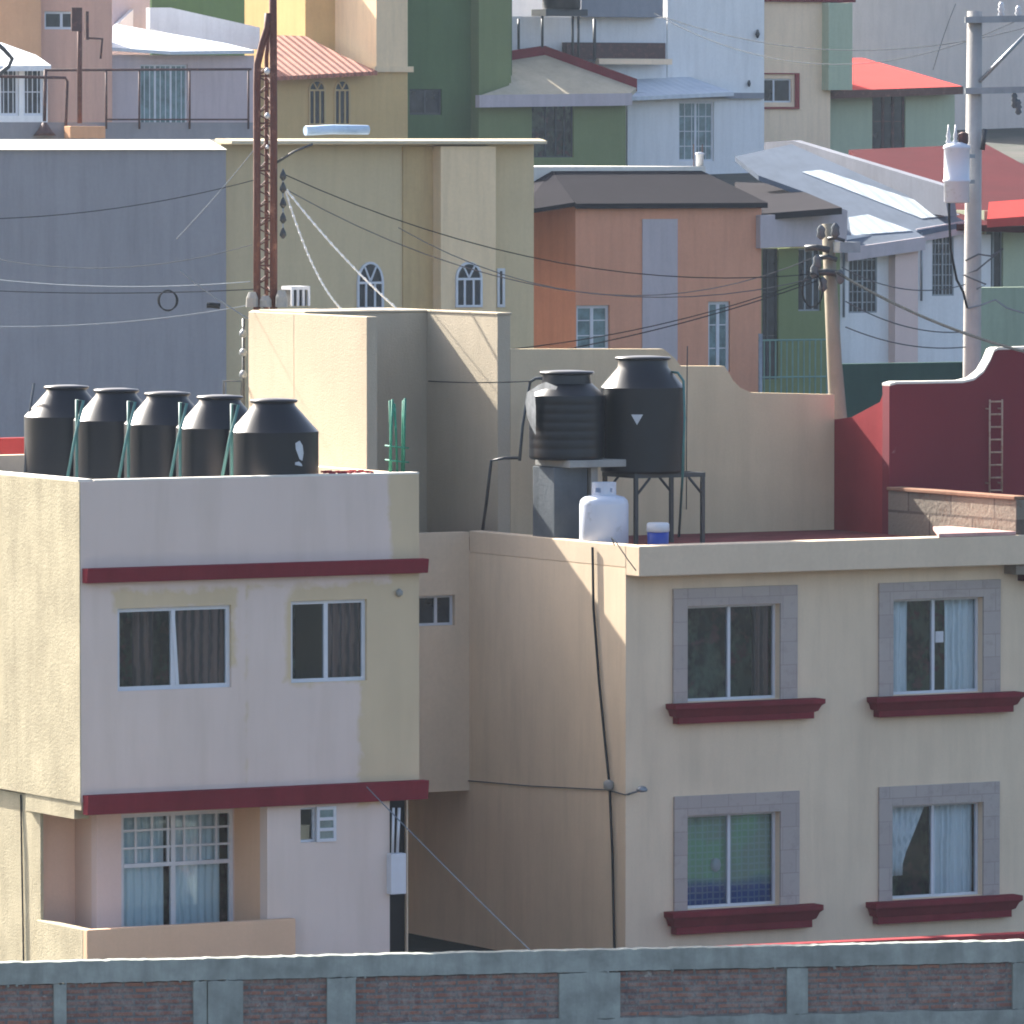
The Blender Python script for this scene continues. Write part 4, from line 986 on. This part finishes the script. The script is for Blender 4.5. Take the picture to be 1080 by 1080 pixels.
# green house behind with grey fascia
v4 = v3 + .3; DG = (V(840, 300, v4) - CAM).dot(F)
h = thing('green_house', 'small green house with a grey fascia slab behind the leaning pole', 'building', V(840, 420, v4)); h.location.z = 2
u4, u4r = u3r + .005, V(886, 300, v4).x; zf0, zf1 = V(850, 262, v4).z, V(850, 228, v4).z
d1, d2 = R(v4, 804, 262, 821, 400), R(v4, 842, 262, 866, 328)
body(h, u4, u4r, v4, v4 + 5, 1.5, zf0, 'greenm', [d1, d2])
window(h, d1, v4, 'dark_metal', 'dark_glass', mull=(.4,), barz=3, name='door'); window(h, d2, v4, 'grey_metal', 'dark_glass', mull=(.35, .7))
MB().prism([V(x, y, v4 - .5) for x, y in ((802, 262), (893, 258), (894, 222), (886, 219), (868, 224), (802, 227))], (0, .25, 0)).build('fascia', 'lilac', h, .01)
f = plane3((803, 226, DG - 1), (888, 218, DG - 1), (800, 195, DG + 6))
MB().prism([f(x, y) for x, y in ((796, 226), (888, 219), (850, 203), (805, 193), (775, 192))], (0, 0, -.15)).build('roof', 'slab_dark', h)
fe = thing('iron_fence', 'pale green iron railing in front of the small green house', 'fence', V(840, 400, v4 - 2))
mb = MB(); fv = v4 - 2
for x in range(806, 874, 6): a = V(x, 358, fv); mb.tube([a, Vector((a.x, fv, a.z - 1.3))], .02, 5)
for y in (359, 398): mb.tube([V(800, y, fv), V(876, y - 1, fv)], .022, 5)
mb.build('railing', paint('pale_green_iron', '6B8F84', .5), fe)
MB().tube([V(802, 352, fv), Vector((V(802, 352, fv).x, fv, 2))], .05, 6).tube([V(874, 352, fv), Vector((V(874, 352, fv).x, fv, 2))], .05, 6).build('post', 'grey_metal', fe)
# white house with ribbed roof
v5_ = v4 + .3; DWH = (V(950, 300, v5_) - CAM).dot(F)
h = thing('white_house', 'white house with a ribbed tin roof and grilled windows', 'building', V(950, 420, v5_)); h.location.z = 2
g1, g2 = R(v5_, 895, 263, 925, 330), R(v5_, 983, 246, 1006, 312)
u5a, u5b = u4r + .005, V(1045, 300, v5_).x; zt5 = V(950, 248, v5_).z
body(h, u5a, u5b, v5_, v5_ + 8, 1.5, zt5, 'white_b', [g1, g2])
for g_ in (g1, g2): window(h, g_, v5_, 'grey_metal', 'dark_glass', mull=(.5,), bars=6, barz=6, rec=.02)
cs = R(v5_, 937, 262, 961, 390); MB().box(cs[0], cs[1], v5_ - .3, v5_, 1.5, cs[3]).build('column', 'lav', h)
_e1 = atD(893, 262, DWH - 1.2); f = planeP(_e1, V(1018, 240, _e1.y), Uu(775, 165, _e1.x))
M['tin_r'] = ribbed('ribbed_tin_sheet', '566373', .22, 'x', .9, 0, '4A5766', .05)
def onp(f, pts, up=0): return [f(x, y) + Vector((0, 0, up)) for x, y in pts]
MB().prism(onp(f, [(893, 262), (975, 250), (966, 244), (1019, 234), (1008, 228), (835, 152), (775, 165), (800, 185), (850, 203), (888, 222)]), (0, 0, -.12)).build('roof', 'tin_r', h)
MB().prism(onp(f, [(846, 182), (866, 180), (1012, 227), (972, 231)], .02), (0, 0, -.015)).build('skylight', 'tin_clear', h)
MB().prism(onp(f, [(895, 230), (915, 227), (962, 244), (898, 249)], .02), (0, 0, -.015)).build('skylight', 'tin_clear', h)
p = onp(f, [(893, 262), (975, 250), (966, 242), (1019, 233)])
for a, b in ((p[0], p[1]), (p[2], p[3])):
    MB().prism([a + Vector((0, -.05, -.3)), b + Vector((0, -.05, -.3)), b + Vector((0, -.05, .01)), a + Vector((0, -.05, .01))], (0, .12, 0)).build('fascia', 'lilac', h)
for x in (890, 972):
    a = V(x, 262 if x < 900 else 245, v5_ - .15); MB().tube([a, Vector((a.x, a.y, a.z - 1.6))], .03, 6).build('drainpipe', 'grey_metal', h)
# grey gable fascia between the ribbed roof and the maroon roof
_g = V(1003, 215, _e1.y).x
def f2(x, y): return Uu(x, y, _g)
h = thing('gable_parapet', 'grey sloping parapet between the ribbed tin roof and the maroon roof', 'wall', f2(920, 200))
MB().prism(onp(f2, [(806, 150), (835, 148), (995, 196), (1000, 228), (985, 226), (880, 193), (835, 178), (806, 168)]), (.25, 0, 0)).build('parapet_face', plaster('dull_grey_plaster', '777A82', .12, .3, 8, .2), h)
# dark green wall below
v6 = plane_v(950, 400, 140)
a, b = V(886, 400, v6), V(1045, 400, v6)
tag(MB().box(a.x, b.x, v6, v6 + .3, 1, V(950, 383, v6).z).build('green_wall', 'hedge'), 'deep green yard wall in front of the white house', 'wall')
# red roofed house at the right edge
v7 = v5_ + .3
h = thing('maroon_roof_house', 'pale green house at the right edge under a wide maroon roof', 'building', V(1060, 400, v7)); h.location.z = 2
k1 = R(v7, 1040, 236, 1058, 305)
a, b = u5b + .005, V(1140, 300, v7).x; zt7 = V(1060, 222, v7).z
body(h, a, b, v7, v7 + 8, 1.5, zt7, 'greenp', [k1]); window(h, k1, v7, 'grey_metal', 'dark_glass', mull=(.5,))
f = planeP(V(1040, 238, v7 - .8), V(1100, 236, v7 - .8), V(905, 160, v7 + 11))
MB().prism(onp(f, [(1000, 236), (1110, 240), (1110, 190), (1040, 152), (895, 158), (925, 185)]), (0, 0, -.15)).build('roof', 'roof_maroon', h)
f = planeP(V(1040, 232, v7 - 1.6), V(1100, 229, v7 - 1.6), V(1040, 213, v7 - .4))
MB().prism(onp(f, [(1041, 231), (1110, 226), (1110, 208), (1043, 213)]), (0, 0, -.2)).build('awning', 'roof_red', h)
v7b = plane_v(1060, 330, 150); a, b = V(1030, 330, v7b), V(1140, 330, v7b)
tag(MB().box(a.x, b.x, v7b, v7b + .3, 1, V(1060, 303, v7b).z).build('yard_wall', plaster('grey_green_plaster', '8E9C8A', .1, .35, 8, .2)), 'pale green yard wall behind the foot of the tall pole', 'wall')

# ------------------------------------------------------------------ hillside houses, second row
DP = 215
def sunlit(x, y, D): return atD(x, y, D)
def simple(name, label, x0, x1, ytop, D, mat, depth=7, holes=(), roof='slab_grey', zb=None):
    v = plane_v((x0 + x1) / 2, ytop, D); a, b = V(x0, ytop, v), V(x1, ytop, v); zt = V((x0 + x1) / 2, ytop, v).z
    zb = 5.0 if zb is None else zb
    h = thing(name, label, 'building', ((a.x + b.x) / 2, v, zb))
    hl = [R(v, *q) for q in holes]
    body(h, a.x, b.x, v, v + depth, zb, zt, mat, hl, roof=roof); h['v'] = v
    return h, v, hl
# pink house, far left
h, v, hl = simple('pink_house', 'tall pink house at the upper left with a small white window', 42, 118, -30, 219, 'pink', 8, [(47, 12, 86, 31)])
window(h, hl[0], v, mull=(.48,), pane='dark_glass', fw=.07)
h, v, hl = simple('apricot_house', 'apricot house at the upper left corner above a white awning', -80, 43, -30, 217, 'apricot', 8)
h, v, hl = simple('grilled_porch', 'white grilled porch under a pale awning at the left edge', -60, 50, 68, 210, 'white_b', 4, [(0, 72, 20, 122), (25, 72, 46, 122)])
for q in hl: window(h, q, v, 'white_metal', 'dark_glass', bars=4, mull=(), barz=2, fw=.07)
f = plane3((0, 70, 209.5), (54, 68, 210.5), (0, 44, 214)); MB().prism(onp(f, [(-60, 70), (54, 69), (38, 58), (2, 45), (-60, 42)]), (0, 0, -.15)).build('awning', 'tin_white', h)
# low pink grey house with white tin roof
h, v, hl = simple('low_pink_house', 'low pale pink house with a glaring white tin roof', 84, 268, 58, 221, 'pinkgrey', 6, [(148, 68, 198, 132)])
w_ = window(h, hl[0], v, 'white_metal', 'teal_glass', mull=(.33, .66), bars=9, fw=.05, name='grilled_door')
vlp = v; f = planeP(V(118, 52, v - .5), V(268, 54, v - .5), V(190, 26, v + 4))
MB().prism(onp(f, [(118, 50), (180, 54), (268, 53), (240, 46), (125, 26), (119, 27)]), (0, 0, -.1)).build('roof_sheet', 'tin_white', h)
f = planeP(V(160, 10, v + 3.9), V(274, 29, v + 1.5), V(274, 50, v + 1.5))
MB().prism(onp(f, [(158, 8), (180, 8), (274, 29), (274, 52), (250, 52), (158, 30)]), (0, .25, 0)).build('side_parapet', 'white_b', h)
h, v, hl = simple('lilac_house', 'lilac house end with a white parapet behind the tin roof', 118, 158, -30, 231, 'lilac', 6)
r_ = R(v, 119, 10, 136, 26); MB().prism([(r_[0], v - .3, r_[2]), (r_[1], v - .3, r_[3]), (r_[1], v - .3, r_[2] - .6), (r_[0], v - .3, r_[2] - .6)], (0, .25, 0)).build('step_wall', 'white', h)
h, v, hl = simple('far_green_house', 'dark green wall high behind the white tin roof', 160, 330, -40, 242, 'greend', 6)
# terrace wall and railings
vt = plane_v(180, 135, 205); a, b = V(-60, 135, vt), V(268, 135, vt)
tag(MB().box(a.x, b.x, vt, vt + .25, 4, V(150, 129, vt).z).build('terrace_wall', 'slab_grey'), 'low grey terrace wall along the upper left houses', 'wall')
rl = thing('terrace_railing', 'rusty pipe railing along the upper left terrace', 'railing', V(160, 135, vt - .1))
mb = MB(); vr = vt - .1
mb.tube([V(47, 74, vr), V(265, 73, vr)], .035, 6); mb.tube([V(112, 126, vr), V(262, 126, vr)], .025, 5)
mb.build('rail', 'rust_d', rl)
for x in (112, 147, 200, 262): MB().tube([V(x, 74, vr), V(x, 136, vr)], .03, 6).build('post', 'rust_d', rl)
MB().tube([V(-30, 80, vr), V(69, 82, vr), V(71, 86, vr), V(69, 142, vr)], .04, 6).build('gate_frame', 'rust_d', rl)
MB().tube([V(48, 74, vr), V(47, 128, vr)], .05, 6).lathe(V(47, 143, vr), [(.32, 0), (.2, .12), (.06, .35)], 10).build('post', 'rust_d', rl)
ps = thing('rusty_post', 'rusty brown post with a sign panel above the planter', 'post', V(84, 132, vr - .2))
MB().tube([V(84, 130, vr - .2), V(84, 10, vr - .2)], .07, 8).build('shaft', 'rust', ps)
r_ = R(vr - .3, 75, 8, 86, 33); MB().box(r_[0], r_[1], vr - .34, vr - .28, r_[2], r_[3]).build('panel', 'rust_d', ps)
r_ = R(vr - .3, 90, 12, 93, 42); MB().box(r_[0], r_[1], vr - .34, vr - .28, r_[2], r_[3]).tube([V(92, 40, vr - .3), V(108, 41, vr - .3), V(106, 62, vr - .3)], .035, 6).build('bracket', 'rust_d', ps)
pl = R(vr - .4, 71, 133, 108, 146); tag(MB().box(pl[0], pl[1], vr - .6, vr - .2, pl[2], pl[3]).build('planter', 'apricot', None, .02), 'orange planter box at the foot of the rusty post', 'planter')
pipe('bent dark pipe at the left edge of the upper terrace', [V(-12, 38, vr - .5), V(4, 52, vr - .5), V(13, 62, vr - .5), V(9, 70, vr - .5), V(-10, 86, vr - .5)], .06, 'dark_metal', 'bent_pipe', 'pipe')
# yellow house with tiled roof
h, v, hl = simple('tiled_house', 'mustard yellow house with a terracotta tiled porch roof and arches', 262, 430, 72, 224.5, 'mustard', 6)
arched(h, v, 325, 343, 84, 95, 132, 'ochre', 'dark_glass'); arched(h, v, 352, 369, 84, 95, 132, 'ochre', 'dark_glass')
f = planeP(V(293, 80, v - .6), V(400, 76, v - .6), V(293, 38, v + 2.5))
MB().prism(onp(f, [(286, 81), (398, 75), (360, 58), (322, 38), (286, 37)]), (0, 0, -.12)).build('tile_roof', 'terracotta', h)
vu = v + 2.6; a, b, z0, z1 = R(vu, 322, -40, 432, 90); MB().box(a, b, vu, vu + 4, 6, z1).build('upper_wall', 'mustard', h)
a, b, z0, z1 = R(v - .05, 397, -40, 430, 70); MB().box(a, b, v - .05, vu, z0, z1).build('pier', 'cream', h)
a, b, z0, z1 = R(v - .1, 395, 70, 436, 76); MB().box(a, b, v - .12, v + .6, z0, z1).build('ledge', 'cream', h)
vq = plane_v(355, 137, 172); pp = [V(322, 138, vq), V(350, 136.5, vq), V(388, 137, vq)]
tag(MB().tube(pp, .11, 10).build('rolled_tarp', 'tarp'), 'pale blue rolled tarpaulin lying on the yellow house roof', 'tarp')
# dark green house
h, v, hl = simple('dark_green_house', 'big dark green house with a sloping slab roof edged in red', 428, 540, -40, 227.5, 'greend', 7, [(432, 94, 466, 121)])
window(h, hl[0], v, 'dark_metal', 'dark_glass', mull=(.5,), fw=.06)
a, b, z0, z1 = R(v - .5, 505, -40, 539, 100); MB().box(a, b, v - .5, v - .002, 5, z1).build('column', 'greenm', h)
vg = v - .9; a, b, z0, z1 = R(vg, 505, 104, 660, 170); gh_ = [R(vg, 561, 108, 605, 166)]
MB().wall(a, b, 5, z1, vg, .2, gh_).box(b - .2, b, vg + .2, vg + 4, 5, z1).build('porch_wall', 'greenm', h)
MB().box(a, b, vg + 1.5, vg + 1.6, 5, z1).build('porch_inner_wall', 'room', h)
window(h, gh_[0], vg, 'dark_metal', 'glass', mull=(.35, .6, .8), barz=2, name='gateway')
f = planeP(V(505, 101, vg - .4), V(664, 99, vg - .4), V(575, 57, vg + 2.3))
MB().prism(onp(f, [(505, 101), (664, 99), (672, 92), (575, 57), (540, 62), (537, 90)]), (0, 0, -.12)).build('roof_slab', 'slab_beige', h)
p = onp(f, [(505, 101), (666, 99)]); MB().prism([p[0] + Vector((0, -.04, -.35)), p[1] + Vector((0, -.04, -.35)), p[1] + Vector((0, -.04, .02)), p[0] + Vector((0, -.04, .02))], (0, .25, 0)).build('eave', 'lilac', h)
p = onp(f, [(536, 64), (575, 58), (672, 93)])
for q, r_ in zip(p, p[1:]): MB().prism([q + Vector((0, 0, -.1)), r_ + Vector((0, 0, -.1)), r_ + Vector((0, 0, .28)), q + Vector((0, 0, .28))], (.05, .3, 0)).build('red_edge', 'maroon', h)
# white house
h, v, hl = simple('tall_white_house', 'tall white house with a pale tin porch roof and grilled door', 662, 806, 100, 232, 'white_b', 7, [(716, 107, 753, 170)])
window(h, hl[0], v, 'white_metal', 'teal_glass', bars=5, mull=(.5,), barz=4, fw=.06, name='grilled_door')
vu = v + 1.6; a, b, z0, z1 = R(vu, 704, -40, 806, 95); MB().box(a, b, vu, vu + 5, 8, z1).build('upper_wall', 'white', h)
f = planeP(V(668, 102, v - .6), V(806, 97, v - .6), V(706, 70, v + 3)); MB().prism(onp(f, [(666, 102), (774, 97), (730, 82), (706, 72), (672, 72), (666, 80)]), (0, 0, -.12)).build('porch_roof', 'tin_white', h)
a, b, z0, z1 = R(v - .15, 664, 96, 806, 104); MB().box(a, b, v - .15, v - .002, z0, z1 - .05).build('eave', 'slab_grey', h)
G_L = 'dark wall lamps on the tall white house'
c = V(799, 36, vu - .1); tag(MB().lathe(c, [(.03, -.12), (.08, 0), (.03, .14)], 8).build('wall_lamp', 'dark_metal'), 'upper dark wall lamp high on the tall white house', 'lamp', G_L)
c = V(790, 88, vu - .1); tag(MB().lathe(c, [(.03, -.1), (.06, 0), (.03, .1)], 8).build('wall_lamp', 'dark_metal'), 'lower dark wall lamp above the porch roof of the white house', 'lamp', G_L)
# terrace behind: water box, tank platform
vz = vu - .35
h = thing('roof_terrace', 'grey terrace wall with a brown band behind the red edged roof', 'building', V(620, 60, vz)); h.location.z = 8
a, b, z0, z1 = R(vz, 598, 45, 702, 63); MB().box(a, b, vz, vz + .3, z0, z1).build('brown_band', 'rust_d', h)
a, b, z0, z1 = R(vz + .31, 530, 18, 703, 70); MB().box(a, b, vz + .31, vz + 4, 6, z1).build('wall', 'white_b', h)
a, b, z0, z1 = R(vz - .02, 628, 62, 705, 68); MB().box(a, b, vz - .25, vz - .02, z0, z1).build('ledge', 'creamo', h)
a, b, z0, z1 = R(vz - .3, 615, -12, 701, 18); MB().box(a, b, vz - .2, vz + 1.4, z0, z1).build('overhang', 'slab_grey', h)
pt = thing('tank_tower', 'dark platform on thin legs with a black tank at the top edge', 'platform', V(590, 60, vz - .8))
a, b, z0, z1 = R(vz - .8, 569, 10, 613, 17); MB().box(a, b, vz - 1.2, vz - .3, z0, z1).build('deck', 'dark_metal', pt)
for x in (572, 604, 610): MB().tube([V(x, 16, vz - .8), V(x, 50 if x < 590 else 60, vz - .8)], .04, 6).build('leg', 'dark_metal', pt)
MB().tube([V(547, 20, vz - .8), V(547, 52, vz - .8)], .04, 6).tube([V(627, 20, vz - .8), V(627, 64, vz - .8)], .05, 6).build('post', 'dark_metal', pt)
MB().lathe(V(592, 10, vz - .8), [(.55, 0), (.58, .05), (.58, 1.0), (.3, 1.3)], 24).build('tank', 'tank2', pt)
for x, y0, y1 in ((580, 40, 54), (601, 38, 58), (612, 22, 60)): pass
# cream house
h, v, hl = simple('cream_house', 'cream and orange house with a brick red window surround', 797, 876, 2, 236, 'creamo', 6, [(805, 83, 835, 108)])
w_ = window(h, hl[0], v, 'white_metal', 'dark_glass', mull=(.4,), fw=.05)
q = hl[0]; o_ = R(v, 797, 77, 842, 115); mb = MB()
mb.box(q[0] - .02, o_[1], v - .08, v, q[3] + .14, o_[3]); mb.box(q[0] - .02, o_[1], v - .08, v, o_[2], q[2] - .14); mb.box(o_[1] - .14, o_[1], v - .08, v, q[2] - .14, q[3] + .14); mb.build('surround', 'brick_red', w_)
a, b, z0, z1 = R(v, 797, -4, 900, 2); MB().box(a, b, v - .15, v + 6, z0, z1).build('coping', 'maroon', h)
a, b, z0, z1 = R(v - .4, 874, 3, 899, 95); MB().box(a, b, v - .4, v + 3, z0, z1).build('green_column', 'greenp', h)
# green house with red roof
h, v, hl = simple('red_roof_house', 'pale green house with a bright red sloping roof', 871, 1007, 93, 239, 'greenp', 6, [(920, 96, 955, 160)])
window(h, hl[0], v, 'rust_d', 'dark_glass', mull=(.35, .65), barz=2, fw=.08, name='door')
f = planeP(V(880, 95, v - .6), V(1014, 91, v - .6), V(905, 62, v + 5))
MB().prism(onp(f, [(872, 96), (1015, 91), (960, 75), (910, 61), (895, 61), (893, 85)]), (0, 0, -.14)).build('roof', 'roof_red', h)
p = onp(f, [(872, 96), (1015, 91)]); MB().prism([p[0] + Vector((0, -.05, -.25)), p[1] + Vector((0, -.05, -.25)), p[1] + Vector((0, -.05, .0)), p[0] + Vector((0, -.05, 0))], (0, .2, 0)).build('eave', 'rust', h)
# big beige wall behind
h, v, hl = simple('beige_block', 'large blank rose beige building filling the upper right', 895, 1160, -60, 256, 'bigbeige', 10)
h, v, hl = simple('far_white_house', 'far white house behind the roof terrace at the top edge', 520, 720, -60, 268, 'white', 8)

# ------------------------------------------------------------------ hazy air over the whole hillside
hm = bpy.data.materials.new("pale_haze"); hm.use_nodes = True; ht = hm.node_tree
ht.nodes.remove(ht.nodes["Principled BSDF"]); pv = ht.nodes.new("ShaderNodeVolumePrincipled")
pv.inputs["Color"].default_value = (.68, .82, 1, 1); pv.inputs["Density"].default_value = .00013
ht.links.new(pv.outputs[0], ht.nodes["Material Output"].inputs["Volume"]); M['haze'] = hm
hz_ = MB().box(-410, 710, -310, 650, -6, 44).build('haze', 'haze'); hz_['kind'] = 'stuff'
sc.cycles.volume_bounces = 0; sc.cycles.volume_step_rate = 4
